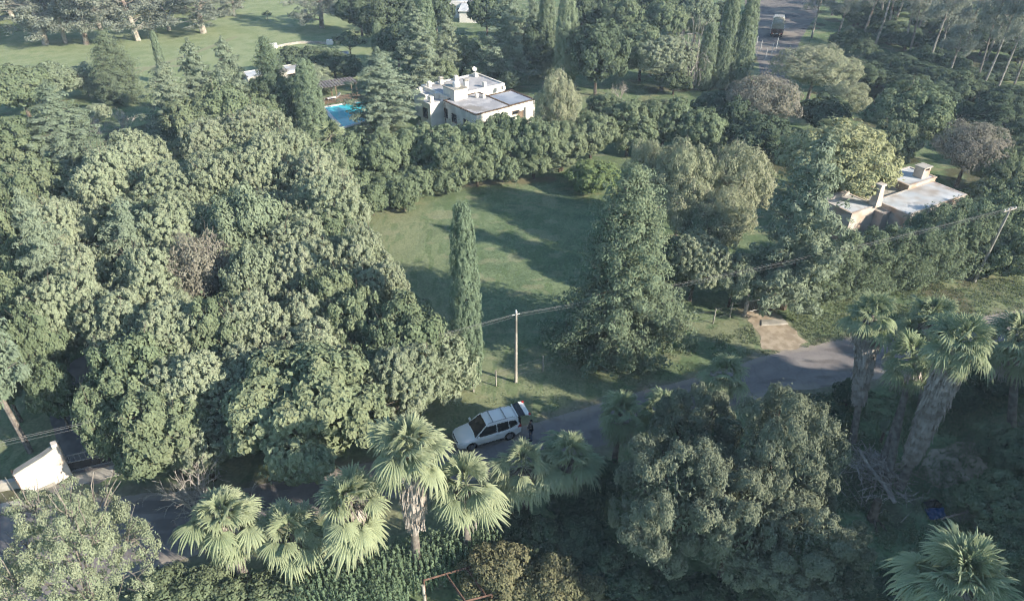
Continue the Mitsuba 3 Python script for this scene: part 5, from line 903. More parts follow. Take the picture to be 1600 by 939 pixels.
def flat_block(key, o, a, x0, x1, y0, y1, h, roofmat, wallmat='m_stucco', parapet=.18, pw=.2, fascia=True):
    part(key, 'wall', place(box(x0, x1, y0, y1, 0, h), o, a), wallmat)
    r = part(key, 'roof', place(box(x0 + pw, x1 - pw, y0 + pw, y1 - pw, h + .003, h + .05), o, a), roofmat)
    e = .06
    rim = [box(x0 - e, x1 + e, y0 - e, y0 + pw, h + .003, h + parapet), box(x0 - e, x1 + e, y1 - pw, y1 + e, h + .003, h + parapet), box(x0 - e, x0 + pw, y0 + pw, y1 - pw, h + .003, h + parapet), box(x1 - pw, x1 + e, y0 + pw, y1 - pw, h + .003, h + parapet)]
    put(r + '__coping', place(cat(rim), o, a), 'm_trim' if fascia else wallmat)
def chimney(key, o, a, x, y, z0, w, d, h, mat='m_stucco', cap=True, name='chimney'):
    m = [box(x - w / 2, x + w / 2, y - d / 2, y + d / 2, z0, z0 + h, .02)]
    k = part(key, name, place(cat(m), o, a), mat)
    if cap:
        legs = [box(x + sx * w * .38 - .04, x + sx * w * .38 + .04, y + sy * d * .38 - .04, y + sy * d * .38 + .04, z0 + h + .003, z0 + h + .22) for sx in (-1, 1) for sy in (-1, 1)]
        put(k + '__cap', place(cat(legs + [box(x - w * .62, x + w * .62, y - d * .62, y + d * .62, z0 + h + .223, z0 + h + .31, .02)]), o, a), 'm_concrete')
def lathe(profile, o, sides=20):
    m = trimesh.creation.revolve(np.array(profile, float), sections=sides); m.apply_translation(o); return m

# white house by the pool
H1 = thing('white_house', 'white flat-roofed house with many chimneys and a rooftop water tank behind the hedge trees', 'house')
o, a = (-4.63, 85.98), unit(np.array([.788, .615])[None])[0]
flat_block(H1, o, a, 0, 5.8, 0, 7.4, 3.3, 'm_roof', parapet=.12)
flat_block(H1, o, a, 5.82, 10.2, .5, 5.7, 3.15, 'm_roofblue', parapet=.14)
flat_block(H1, o, a, .6, 10.3, 7.42, 13.9, 3.55, 'm_roof', parapet=.22, fascia=False)
flat_block(H1, o, a, -1.9, .58, 7.8, 10.4, 3.0, 'm_roof', parapet=.16, fascia=False)
flat_block(H1, o, a, -.9, .58, 10.42, 13.6, 3.3, 'm_roof', parapet=.2, fascia=False)
tw = part(H1, 'tank_tower', place(box(1.0, 3.1, 6.2, 8.9, 3.06, 4.75), o, a), 'm_stucco', label='white block on the roof carrying the water tank')
put(tw + '__slab', place(box(.9, 3.2, 6.1, 9.0, 4.753, 4.85), o, a), 'm_concrete')
tk = lathe([(0, 4.853), (.50, 4.853), (.52, 4.92), (.52, 5.35), (.42, 5.5), (.2, 5.58), (.2, 5.65), (0, 5.65)], (0, 0, 0))
tk.apply_translation((2.1, 7.3, 0)); part(H1, 'water_tank', place(tk, o, a), 'm_white', 30)
for x, y, z0, w, d, h, cp in [(5.0, 9.3, 3.6, .6, .6, 1.25, True), (7.4, 8.2, 3.6, .5, .5, .85, False), (4.3, 5.7, 3.35, .42, .42, .75, False), (4.9, 5.0, 3.35, .38, .38, .6, False), (9.2, 6.2, 3.4, .45, .45, .6, False), (1.3, 12.9, 3.6, .5, .5, 1.0, False), (.3, 9.6, 3.05, .6, .6, .95, False), (-1.3, 8.4, 3.05, .55, .6, 1.1, False), (6.0, 13.2, 3.6, .5, .5, .9, False), (3.3, 13.0, 3.6, .5, .5, .9, True), (9.3, 13.0, 3.6, .6, .6, .7, False), (-.4, 12.6, 3.35, .45, .45, .8, False)]:
    chimney(H1, o, a, x, y, z0, w, d, h * .78, cap=cp)
dish = trimesh.creation.icosphere(3, .42); dish = trimesh.intersections.slice_mesh_plane(dish, (0, 0, -1), (0, 0, -.22)); dish.apply_transform(trimesh.transformations.rotation_matrix(1.0, (1, 0, 0))); dish.apply_translation((9.3, 13.0, 4.75))
part(H1, 'dish', cat([place(dish, o, a), place(tube([(9.3, 13.0, 4.1), (9.3, 13.0, 4.6)], .03), o, a)]), 'm_white')
for x, z0, w, h in [(.7, 1.0, 1.1, 1.2), (2.9, 1.0, 1.1, 1.2)]: opening(H1, 'window', o, a, x, z0, w, h, 'a', 0)
opening(H1, 'door', o, a, 4.5, .05, .9, 2.1, 'a', 0)
opening(H1, 'window', o, a, 6.3, 1.9, 1.2, .5, 'a', .5); opening(H1, 'door', o, a, 7.2, .05, 1.0, 2.1, 'a', .5)
for y in (1.6, 4.4): opening(H1, 'window', o, a, y, 1.0, 1.1, 1.2, 'b', 0)
opening(H1, 'window', o, a, 6.5, 1.1, .8, 1.3, 'b', 0); opening(H1, 'window', o, a, 8.5, .9, 1.2, 1.4, 'b', -1.9)
lm = box(8.4, 8.75, .2, .437, 1.1, 2.6); part(H1, 'gas_meter_box', place(lm, o, a), 'm_white')
part(H1, 'drainpipe', place(tube([(-.07, 7.0, .05), (-.07, 7.0, 3.2)], .05), o, a), 'm_trim')

# pink house on the right
H2 = thing('pink_house', 'weathered pinkish flat-roofed house with pale stained roofs beside the yellow-green tree', 'house')
o, a = (32.10, 58.72), unit(np.array([.87, .49])[None])[0]
flat_block(H2, o, a, 0, 3.5, 0, 3.2, 3.2, 'm_roofpale', 'm_pinkwall', .10, .16, False)
part(H2, 'parapet', place(box(0, 3.5, 2.88, 3.2, 3.31, 3.75), o, a), 'm_pinkwall')
flat_block(H2, o, a, 3.52, 4.6, -.9, 3.0, 2.7, 'm_concrete', 'm_pinkwall', .12, .15, False)
flat_block(H2, o, a, 4.62, 13.6, -2.7, .9, 3.15, 'm_roofpale', 'm_pinkwall', .07, .12, False)
flat_block(H2, o, a, 9.6, 14.0, .92, 4.0, 3.5, 'm_roofpale', 'm_pinkwall', .12, .16, False)
flat_block(H2, o, a, 4.62, 9.58, .92, 3.6, 2.75, 'm_concrete', 'm_pinkwall', .12, .16, False)
part(H2, 'boundary_wall', place(box(10.2, 14.2, 4.3, 7.2, 0, 3.0), o, a), 'm_concrete')
cm = trimesh.convex.convex_hull(np.array([(3.0, -.25, 3.2), (3.9, -.25, 3.2), (3.9, .55, 3.2), (3.0, .55, 3.2), (3.15, -.1, 5.3), (3.75, -.1, 5.3), (3.75, .4, 5.3), (3.15, .4, 5.3)]))
k = part(H2, 'chimney', place(cm, o, a), 'm_pinkwall', label='tall tapering chimney above the lit wall'); put(k + '__cap', place(box(3.05, 3.85, -.2, .5, 5.303, 5.5, .03), o, a), 'm_pinkwall')
k = part(H2, 'chimney', place(cat([box(12.2, 13.4, 1.4, 2.4, 3.553, 4.3, .02), box(12.2, 12.45, 1.4, 2.4, 4.303, 4.62), box(13.15, 13.4, 1.4, 2.4, 4.303, 4.62)]), o, a), 'm_pinkwall', label='broad square chimney on the far roof'); put(k + '__cap', place(box(12.1, 13.5, 1.3, 2.5, 4.623, 4.75, .03), o, a), 'm_concrete')
for y, z0, w, h in [(.7, 1.2, .9, .9), (1.9, 1.0, .8, 1.2)]: opening(H2, 'window', o, a, y, z0, w, h, 'b', 0)
part(H2, 'water_pipe', place(tube([(-.07, 2.9, .3), (-.07, 2.9, 3.9)], .04), o, a), 'm_white')
tk2 = lathe([(0, 3.0), (.5, 3.0), (.5, 4.0), (.3, 4.2), (0, 4.25)], (0, 0, 0)); tk2.apply_translation((1.3, 6.0, 0))
WT = thing('water_tank', 'blue water drum half hidden in the yellow-green tree by the pink house', 'water tank')
part(WT, 'drum', place(tk2, o, a), 'm_blue', 30); part(WT, 'stand', place(cat([box(.8, 1.8, 5.5, 6.5, 2.85, 2.99)] + [box(.8 + i * .9, .9 + i * .9, 5.5 + j * .9, 5.6 + j * .9, 0, 2.847) for i in (0, 1) for j in (0, 1)]), o, a), 'm_metal')

# low white buildings behind the pool
for lab, p, q, w, d, h, mat in [('low white house with a pale roof hidden behind the pointed conifer', (-39.94, 105.38), (-33.05, 109.93), 8.6, 3.6, 2.3, 'm_roofpale'), ('small shed with a grey roof behind the pergola', (-31.27, 117.40), (-28.00, 118.15), 4.2, 2.6, 2.3, 'm_roof')]:
    k = thing('low_house' if w > 6 else 'shed', lab, 'house' if w > 6 else 'shed'); a = unit((np.array(q) - np.array(p))[None])[0]
    flat_block(k, p, a, 0, w, 0, d, h, mat, 'm_stucco', .15, .18, False)
    for x in np.arange(1.0, w - 1.2, 2.6): opening(k, 'window', p, a, float(x), .9, 1.1, 1.1, 'a', 0)
# riding ring wall
rw = thing('ring_wall', 'low white curved wall out on the meadow beyond the dark hedge', 'wall')
p, q = np.array((-44.12, 132.38)), np.array((-34.29, 135.19)); a = unit((q - p)[None])[0]; L = float(np.linalg.norm(q - p))
tt = np.linspace(0, 1, 17); arc = p + (q - p) * tt[:, None] + np.array([-a[1], a[0]]) * (np.sin(tt * np.pi) * 2.2)[:, None]
part(rw, 'wall', trimesh.creation.extrude_polygon(LineString(arc).buffer(.14, cap_style=2), .4, engine='earcut'), 'm_concrete')
for pp in (p, q):
    m = box(-.6, .6, -.4, .4, 0, .9, .05); m.apply_translation((pp[0], pp[1], 0)); part(rw, 'end_block', m, 'm_white')
# building at the very top
k = thing('far_house', 'white house with a pale roof and green canopy at the top edge of the picture', 'house')
o = (-14.67, 158.18); a = unit(np.array([.97, -.12])[None])[0]
flat_block(k, o, a, 0, 7.5, 0, 5, 3.2, 'm_roofpale', 'm_white', .15, .2, False)
c0 = trimesh.convex.convex_hull(np.array([(0.3, 5.3, 3.0), (8.6, 5.3, 3.0), (8.6, 10, 3.0), (.3, 10, 3.0), (2.6, 7.6, 4.6), (6.2, 7.6, 4.6)])); part(k, 'canopy_roof', place(c0, o, a), 'm_net', label='greenish hipped canopy roof')
for x, y in ((.6, 5.6), (8.3, 5.6), (.6, 9.7), (8.3, 9.7)): part(k, 'post', place(box(x - .08, x + .08, y - .08, y + .08, 0, 3.0), o, a), 'm_white')
lean = trimesh.convex.convex_hull(np.array([(4.0, -.05, 3.0), (8.2, -.05, 3.0), (4.0, -4.6, 2.2), (8.2, -4.6, 2.2), (4.0, -.05, 3.12), (8.2, -.05, 3.12), (4.0, -4.6, 2.32), (8.2, -4.6, 2.32)]))
part(k, 'lean_to_roof', place(lean, o, a), 'm_roofpale', label='pale bluish lean-to roof'); part(k, 'lean_to_wall', place(box(4.2, 8.0, -4.3, -.07, 0, 2.15), o, a), 'm_white')
for x in (1.0, 3.0, 5.5): opening(k, 'window', o, a, x, .9, 1.1, 1.1, 'a', 0)
k = thing('white_post', 'tall white post beside the far white house', 'post'); x, y = (-9.47, 162.03); put(k, tube([(x, y, 0), (x, y, 4), (x, y, 9)], [.14, .13, .10], 8), 'm_white')

# pool and pergola
k = thing('swimming_pool', 'bright turquoise swimming pool with a pale rim beside the slim cypress', 'swimming pool')
pl = Polygon([(-27.12, 98.83), (-20.59, 102.61), (-16.63, 96.88), (-22.91, 90.91)])
part(k, 'coping', trimesh.creation.extrude_polygon(pl.buffer(.55, join_style=2).difference(pl), .07, engine='earcut'), 'm_white')
part(k, 'water', poly_sheet(pl, .03), 'm_water')
k = thing('sun_deck', 'brown timber deck under the pergola at the pool edge', 'deck')
dp = [np.array((-28.20, 99.11)), np.array((-21.84, 102.61)), np.array((-22.85, 105.07)), np.array((-29.36, 102.02))]
a = unit((dp[1] - dp[0])[None])[0]; o = dp[0] + np.array([-a[1], a[0]]) * .75
for i in range(14): part(k, 'plank', place(box(0, 7.2, i * .2, i * .2 + .18, .05, .09), o, a), 'm_wood')
k = thing('pergola', 'dark slatted pergola roof on posts beside the pool', 'pergola')
for i in range(15): part(k, 'slat', place(box(-.3 + i * .46, .0 + i * .46, -.3, 3.1, 2.5, 2.55), o, a), 'm_greywood')
for y in (.1, 2.7):
    part(k, 'beam', place(box(-.3, 6.6, y - .06, y + .06, 2.34, 2.497), o, a), 'm_wood')
    for x in (.0, 3.1, 6.2): part(k, 'post', place(box(x, x + .14, y - .07, y + .07, .093, 2.337), o, a), 'm_wood')
k = thing('sun_bed', 'pale sun lounger on the timber deck by the pool', 'sun lounger')
part(k, 'seat', place(box(2.0, 3.5, 1.0, 1.6, .38, .46, .02), o, a), 'm_white'); m = box(0, .75, 0, .6, 0, .07, .02); m.apply_transform(trimesh.transformations.rotation_matrix(-.7, (0, 1, 0))); m.apply_translation((3.5, 1.0, .4)); part(k, 'backrest', place(m, o, a), 'm_white')
for x in (2.1, 3.3):
    for y in (1.05, 1.5): part(k, 'leg', place(box(x, x + .06, y, y + .05, .093, .378), o, a), 'm_metal')

# gate, wing wall and low wall at the left
k = thing('wing_wall', 'thick cream-plastered wing wall of the gateway, brightly sunlit', 'wall')
p0, p1, p2 = np.array((-29.04, 27.76)), np.array((-27.88, 28.79)), np.array((-27.41, 29.46))
ln = LineString([p0, p0 * .5 + p1 * .5 + (.02, .05), p1, p2 + (.02, .14)])
wl = ln.buffer(.02, cap_style=2); back = Polygon(list(ln.coords) + [tuple(np.array(c) + (-.20, .42)) for c in list(ln.coords)[::-1]]).buffer(.02)
m = trimesh.creation.extrude_polygon(back, 2.0, engine='earcut'); top = m.vertices[:, 2] > 1; m.vertices[top, 2] += (m.vertices[top, 0] - p0[0]) / (p2[0] - p0[0]) * .45
part(k, 'wall', m, 'm_pillar')
a = unit((p1 - p0)[None])[0]; cp_ = trimesh.creation.extrude_polygon(back.buffer(.05, join_style=2), .07, engine='earcut'); t_ = cp_.vertices; t_[:, 2] += 2.005 + (t_[:, 0] - p0[0]) / (p2[0] - p0[0]) * .45; part(k, 'coping', cp_, 'm_concrete')
pr_ = box(-.32, .0, -.06, .40, 0, 2.7, .03); part(k, 'pier', place(pr_, p2 + (.10, .16), a), 'm_pillar'); part(k, 'plinth', place(box(.0, float(np.linalg.norm(p1 - p0)), -.09, -.03, 0, .3), p0, a), 'm_concrete')
part(k, 'brick_edge', place(box(-.06, -.02, .0, .6, 0, 2.0), p0, a), 'm_rust', label='exposed brick edge at the left end')
k = thing('low_wall', 'low concrete garden wall running off the left edge beside the wing wall', 'wall')
w0, w1 = np.array((-36.06, 26.72)), np.array((-29.83, 28.45)); a = unit((w1 - w0)[None])[0]; L = float(np.linalg.norm(w1 - w0))
part(k, 'wall', place(box(0, L, .1, .3, 0, .62), w0, a), 'm_concrete'); part(k, 'coping', place(box(-.02, L, .04, .36, .623, .70, .015), w0, a), 'm_concrete')
sw = unary_union([LineString([(-35.07, 25.37), (-28.63, 27.38), (-26.96, 28.84)]).buffer(.42, cap_style=2)])
struct('pavement', trimesh.creation.extrude_polygon(sw, .10, engine='earcut'), 'm_concrete', label='pale concrete pavement strip along the low wall')
ap = np.array((-26.78, 28.64)); a = unit((np.array((-24.05, 29.66)) - ap)[None])[0]
for i in range(3): 
    s_ = box(i * 1.12, i * 1.12 + 1.08, 0, 1.0, 0, .07, .015); struct('apron', place(s_, ap, a), 'm_concrete', label='concrete slab of the apron before the sliding gate')
k = thing('sliding_gate', 'dark metal sliding gate between wing wall and small pink pillar', 'gate')
g0 = np.array((-27.61, 29.77)); a = unit((np.array((-24.48, 30.94)) - g0)[None])[0]; L = float(np.linalg.norm(np.array((-24.48, 30.94)) - g0))
part(k, 'panel', place(box(.05, L, -.02, .02, .15, .75), g0, a), 'm_blackplastic')
for z in (.1, .78, 1.35): part(k, 'rail', place(box(0, L, -.03, .03, z - .03, z + .03), g0, a), 'm_metal')
for x in np.linspace(.02, L - .04, 12): part(k, 'bar', place(box(x, x + .03, -.012, .012, .81, 1.32), g0, a), 'm_metal')
part(k, 'track', place(box(-.3, L + .3, -.05, .05, .02, .06), g0, a), 'm_metal')
k = thing('gate_pillar', 'small pinkish pillar at the right end of the sliding gate', 'pillar'); x, y = (-23.84, 30.61)
m = box(-.35, .35, -.25, .25, 0, 1.25, .02); m.apply_translation((x, y, 0)); part(k, 'shaft', m, 'm_pinkwall'); m = box(-.4, .4, -.3, .3, 1.253, 1.34, .02); m.apply_translation((x, y, 0)); part(k, 'cap', m, 'm_concrete')

# ---------------------------------------------------------------- poles, wires, fences
def wire(p, q, sag, r, n=22, dx=0):
    t = np.linspace(0, 1, n)[:, None]; pts = np.array(p) * (1 - t) + np.array(q) * t; pts[:, 2] -= (4 * sag * t * (1 - t))[:, 0]; return tube(pts, r, 4, False)
PA, PB, PC = (*(0.28, 38.33), 6.2), (*(41.42, 51.93), 7.3), (*(-38.79, 22.50), 6.0)
k = thing('utility_pole', 'pale concrete utility pole at the lawn edge beside the lone cypress', 'utility pole')
part(k, 'pole', tube([(PA[0], PA[1], -.1), (PA[0], PA[1], 3), PA], [.12, .10, .075], 10), 'm_concrete', 40)
part(k, 'bracket', cat([tube([(PA[0] - .25, PA[1] - .1, 6.0), (PA[0] + .25, PA[1] + .1, 6.0)], .03), tube([(PA[0], PA[1], 6.2), (PA[0], PA[1], 6.36)], [.09, .05])]), 'm_white')
k = thing('utility_pole', 'leaning wooden utility pole with insulators beside the hedge conifers on the right', 'utility pole')
part(k, 'pole', tube([(PB[0] - .4, PB[1] - .1, -.1), (PB[0] - .2, PB[1], 3), PB], [.14, .12, .09], 10), 'm_deadwood', 40)
part(k, 'crossarm', tube([(PB[0] - .7, PB[1] - .3, 7.0), (PB[0] + .7, PB[1] + .3, 7.05)], .06, 6), 'm_deadwood')
for s in (-.6, -.2, .25, .62): part(k, 'insulator', lathe([(0, 0), (.05, 0), (.07, .05), (.04, .1), (.06, .14), (0, .17)], (PB[0] + s, PB[1] + s * .43, 7.08), 10), 'm_white')
k = thing('utility_pole', 'short grey utility pole among the leafy bushes at the far right', 'utility pole'); x, y = (55.32, 77.24)
put(k, tube([(x, y, 0), (x + .1, y, 2.2), (x + .15, y, 4.4)], [.1, .09, .07], 8), 'm_deadwood')
for i, (dz, dy, r, sg) in enumerate([(-.1, 0, .009, .55), (-.35, .1, .006, .6), (.05, -.1, .006, .5)]):
    lb = ['thick pale cable', 'thin lower wire', 'thin upper wire'][i]
    tag(put(numbered('overhead_wire'), wire((PA[0], PA[1] + dy, PA[2] + dz - .1), (PB[0], PB[1] + dy, PB[2] + dz), sg, r), 'm_wire'), f'{lb} strung between the two utility poles across the big conifer', 'wire')
    tag(put(numbered('overhead_wire'), wire((PC[0], PC[1] + dy, PC[2] + dz), (PA[0], PA[1] + dy, PA[2] + dz - .1), sg, r), 'm_wire'), f'{lb} running from the concrete pole down past the gate at the left edge', 'wire')
    tag(put(numbered('overhead_wire'), wire((PB[0], PB[1] + dy, PB[2] + dz), (PB[0] + 40, PB[1] + 9 + dy, 7.3 + dz), sg, r), 'm_wire'), f'{lb} leaving the right pole past the edge of the picture', 'wire')
fk = thing('wire_fence', 'wire fence on slim posts along the lawn and verge', 'fence')
FP = [(-2.74, 37.29), (-1.15, 37.91), (2.28, 39.56), (4.93, 41.38), (7.69, 42.41), (10.63, 43.72), (13.46, 44.74), (16.35, 45.62), (17.91, 46.43)]
for x, y in FP: part(fk, 'post', tube([(x, y, -.1), (x, y, 1.45)], [.06, .05], 6), 'm_concrete')
FW = FP + [(19.20, 46.89)]
for z in (.45, .85, 1.25): part(fk, 'wire', cat([tube([(*p_, z), (*q_, z)], .005, 3, False) for p_, q_ in zip(FW[:-1], FW[1:])]), 'm_wire')
k = thing('gate_post', 'weathered timber gate post on the left of the driveway', 'post'); x, y = (19.22, 46.79)
put(k, tube([(x, y, -.1), (x + .03, y, 1.0), (x + .05, y, 1.95)], [.17, .16, .14], 8), 'm_deadwood')
k = thing('gate_post', 'dark thick gate post on the right of the driveway', 'post'); x, y = (21.54, 47.44)
put(k, tube([(x, y, -.1), (x, y, 1.0), (x, y, 2.0)], [.2, .19, .17], 8), 'm_trim')
k = thing('farm_gate', 'thin wire gate across the driveway between the timber posts', 'gate'); p, q = np.array((19.38, 46.98)), np.array((21.52, 47.54))
part(k, 'rail', cat([tube([(*p, z), (*q, z)], .022, 5) for z in (.2, 1.2)]), 'm_metal')
for i in range(1, 12): c = p + (q - p) * i / 12; part(k, 'bar', tube([(*c, .2), (*c, 1.2)], .012, 4), 'm_metal')
k = thing('slab', 'broken concrete slab lip in the middle of the driveway', 'slab'); x, y = (21.24, 45.62)
m = trimesh.convex.convex_hull(np.array([(-1.1, -.4, 0), (1.2, -.2, 0), (1.1, .5, 0), (-.9, .45, 0), (-1.05, -.35, .09), (1.1, -.15, .12), (1.0, .45, .10), (-.85, .4, .07)])); m.apply_translation((x, y, .01)); put(k, m, 'm_concrete')
for i, (u, v) in enumerate([(0, 0), (1, 0), (2, 1), (3, 0), (4, 1), (5, 0), (6, 0)]):
    x, y = [(43.62, 127.04), (45.47, 130.56), (46.37, 127.04), (46.13, 135.19), (44.83, 125.34), (48.29, 130.56), (47.07, 140.12)][i]
    tag(put(numbered('street_bollard'), tube([(x, y, 0), (x, y, 1.5 + .4 * (i % 3))], .05, 6), 'm_white'), 'thin white post at the near end of the far street', 'bollard', 'white posts by the far street')

# rusty frame at the bottom
k = thing('rusty_frame', 'rusty overhead frame with cross bars between hedge and yellow-tipped bush', 'frame')
f0, f1, f2, f3 = (np.array([*p_, 2.2]) for p_ in ((-4.40, 20.78), (-2.01, 21.58), (-1.00, 20.01), (-3.32, 19.34)))
for n_, (p_, q_) in enumerate([(f0, f1), (f3, f2), (f0 * .55 + f1 * .45, f3 * .55 + f2 * .45), (f0 * .12 + f1 * .88, f3 * .12 + f2 * .88)]): part(k, 'rail' if n_ < 2 else 'cross_bar', tube([p_, q_], .06, 4), 'm_rust')
for p_ in (f0, f1, f2, f3): part(k, 'post', tube([p_ * (1, 1, 0), p_], .05, 4), 'm_rust')
k = thing('vent_pipe', 'short white pipe standing at the left end of the rusty frame', 'pipe'); x, y = (-4.45, 20.70); put(k, tube([(x, y, 0), (x, y, 1.9)], .08, 10), 'm_concrete')
# clearing: cut trunk, sticks, debris
k = thing('cut_trunk', 'leaning cut palm trunk without a crown between the two tall palms', 'tree trunk')
p, q = np.array([*(22.73, 29.56), -.1]), np.array([*(24.23, 32.08), 4.4]); put(k, tube([p, (p + q) / 2, q], [.24, .2, .2], 10), 'm_greybark')
k = thing('fallen_branch', 'grey fallen branch leaning on the heap of dead fronds', 'branch')
x, y = (21.21, 29.92); put(k, tube([(x, y, 1.8), (x + .5, y - .6, 1.1), (x + 1.2, y - 1.6, .5), (x + 1.5, y - 2.6, .12)], [.09, .1, .12, .13], 6), 'm_deadwood')
k = thing('stump', 'short forked grey stump in front of the heap of dead fronds', 'stump'); x, y = (20.87, 26.17)
put(k, cat([tube([(x, y, -.1), (x + .1, y + .3, 1.4)], [.3, .22], 8), tube([(x, y, .3), (x - .1, y - .9, .05)], [.07, .04], 5), tube([(x + .1, y, .3), (x + .5, y - .8, .05)], [.07, .04], 5)]), 'm_bark')
rng = np.random.default_rng(5); ms = []
for i in range(330):
    u, v = rng.normal(0, .42), rng.normal(0, .42); c = np.array((22.27, 29.40)) + np.array([u * 2.3, v * 2.6]); z = max(.05, 1.0 * math.exp(-(u * u + v * v) * 2) + rng.uniform(-.1, .3)); d = unit(np.array([[rng.normal(), rng.normal(), rng.normal() * .4]]))[0] * rng.uniform(.3, .8)
    ms.append(tube([np.array([*c, z]) - d, np.array([*c, z]) + d * [1, 1, .5]], [.03, .012], 3, False))
tag(put(numbered('frond_heap'), cat(ms), 'm_deadleaf'), 'heap of dead fronds and sticks at the foot of the tall palms', 'heap'); labels['frond_heap']['kind'] = 'stuff'
struct('bare_earth', poly_sheet(ragged(Polygon([(24.89, 29.66), (26.82, 31.55), (29.34, 32.40), (31.23, 32.40), (31.04, 30.99), (28.92, 29.40), (26.03, 28.40)]), .3, .3, 8), .006), 'm_dirt', label='bare earth patch under the debris')
k = thing('tarpaulin', 'crumpled blue tarpaulin on the bare earth patch', 'tarpaulin'); x, y = (24.92, 26.54)
def rag(cx, cy, sx, sy, h, seed):
    gx, gy = np.meshgrid(np.linspace(-1, 1, 17), np.linspace(-1, 1, 17), indexing='ij'); P_ = np.column_stack([gx.ravel() * sx, gy.ravel() * sy, np.zeros(289)])
    P_[:, 2] = .05 + h * meshkit.fbm(P_ * 2.2 / max(sx, sy) + seed, 3) * np.clip(1.2 - (gx.ravel() ** 2 + gy.ravel() ** 2), .05, 1); P_[:, :2] += (meshkit.noise(P_ * 3 + seed)[:, None] - .5) * .3
    i, j = np.meshgrid(np.arange(16), np.arange(16), indexing='ij'); q_ = np.stack([i * 17 + j, (i + 1) * 17 + j, (i + 1) * 17 + j + 1, i * 17 + j + 1], -1).reshape(-1, 4)
    P_ += (cx, cy, 0); return trimesh.Trimesh(P_, np.vstack([q_[:, :3], q_[:, [0, 2, 3]]]), process=False)
x, y = (24.68, 26.49); put(k, rag(*(24.77, 26.54), .55, .4, .7, 3), 'm_blue')
tag(put(numbered('rag_heap'), rag(*(24.88, 27.19), .5, .35, .7, 9), 'm_blackplastic'), 'dark heap of rags beside the blue tarpaulin', 'heap')
tag(put(numbered('rag_heap'), rag(*(27.38, 27.66), .6, .6, .9, 14), 'm_trim'), 'brown heap of garden waste at the right of the bare earth', 'heap')
k = thing('fallen_frond', 'pale fallen frond lying in front of the blue tarpaulin', 'frond'); x, y = (25.73, 26.36); put(k, cat([tube([(x - .9, y - .2, .1), (x, y, .2), (x + 1.0, y + .35, .1)], [.06, .05, .02], 5)] + [tube([(x + s, y + s * .3, .15), (x + s + .35, y + s * .3 + dy, .05)], [.02, .006], 3) for s in np.linspace(-.2, .9, 10) for dy in (-.4, .45)]), 'm_deadleaf')
k = thing('agave', 'bluish spiky rosette plant below the cut trunk', 'plant'); x, y = (24.14, 32.40)
v, f = [], []
for i in range(70):
    az, el = i * 2.4, math.radians(10 + 75 * ((i * .618) % 1)); d = np.array([math.cos(az) * math.cos(el), math.sin(az) * math.cos(el), math.sin(el)]); s_ = np.array([-math.sin(az), math.cos(az), 0]) * .045; b_ = len(v)
    v += [np.array([x, y, .9]) - s_, np.array([x, y, .9]) + s_, np.array([x, y, .9]) + d * .5 + s_, np.array([x, y, .9]) + d * .5 - s_, np.array([x, y, .82]) + d * 1.0]; f += [[b_, b_ + 1, b_ + 2], [b_, b_ + 2, b_ + 3], [b_ + 3, b_ + 2, b_ + 4]]
part(k, 'leaves', trimesh.Trimesh(np.array(v), f, process=False), 'l_cedar', uv=np.tile([.6, 0], (len(v), 1))); part(k, 'stem', tube([(x, y, -.1), (x, y, .95)], .1, 7), 'm_bark')
# ---------------------------------------------------------------- car
def loft(stations):
    """each station: (x, [(y, z) ...]) half section from the bottom middle up over the side to the top middle; mirrored"""
    n = len(stations[0][1]); V = []
    for x, s in stations:
        s = np.array(s); V.append(np.vstack([np.column_stack([np.full(n, x), s]), np.column_stack([np.full(n - 2, x), -s[-2:0:-1, 0], s[-2:0:-1, 1]])]))
    m = len(V[0]); V = np.vstack(V); f = []
    for i in range(len(stations) - 1):
        for j in range(m):
            p, q, r, s = i * m + j, i * m + (j + 1) % m, (i + 1) * m + (j + 1) % m, (i + 1) * m + j; f += [[p, s, r], [p, r, q]]
    for i, fl in ((0, 0), (len(stations) - 1, 1)):
        for j in range(1, m - 1): t = [i * m, i * m + j, i * m + j + 1]; f.append(t if fl == 0 else t[::-1])
    t = trimesh.Trimesh(V, f, process=True); t.fix_normals(); return t
def wheel(r=.37, w=.25):
    ty = trimesh.creation.revolve([(r * .62, -w / 2), (r * .93, -w / 2), (r, -w / 2 + .04), (r, w / 2 - .04), (r * .93, w / 2), (r * .62, w / 2), (r * .62, -w / 2)], sections=28)
    rim = [trimesh.creation.revolve([(r * .55, -w * .36), (r * .615, -w * .46), (r * .615, w * .46), (r * .55, w * .46), (r * .55, -w * .36)], sections=28), trimesh.creation.cylinder(r * .16, w * .5)]
    for i in range(6):
        b = box(.03, r * .58, -.028, .028, w * .25, w * .42); b.apply_transform(trimesh.transformations.rotation_matrix(i * math.pi / 3, (0, 0, 1))); rim.append(b)
    R = trimesh.transformations.rotation_matrix(-math.pi / 2, (1, 0, 0)); rim = cat(rim)
    disc = trimesh.creation.cylinder(r * .56, .05)
    for m in (ty, rim, disc): m.apply_transform(R)
    return ty, rim, disc
CAR = thing('parked_car', 'white sport utility vehicle with its rear hatch raised, stopped on the road', 'car')
cf, cb = np.array((-2.48, 31.66)), np.array((-0.21, 32.57)); ca = unit((cf - cb)[None])[0]; co = (cf + cb) / 2 + np.array([-ca[1], ca[0]]) * -.8
_place = place
def place(m, o, a):
    m = m.copy()
    if o is co: m.apply_scale(.93)
    return _place(m, o, a)
def cput(name, m, mat, smooth=False, label=None, parent=CAR): return part(parent, name, place(m, co, ca), mat, smooth, label=label)
W2 = .92
def sec(zb, zs, w, zt, wt, zc): return [(0, zb), (w * .8, zb), (w * .97, zb + .10), (w, zs), (w * .985, zs + (zt - zs) * .55), (wt, zt), (wt * .55, zc), (0, zc + .015)]
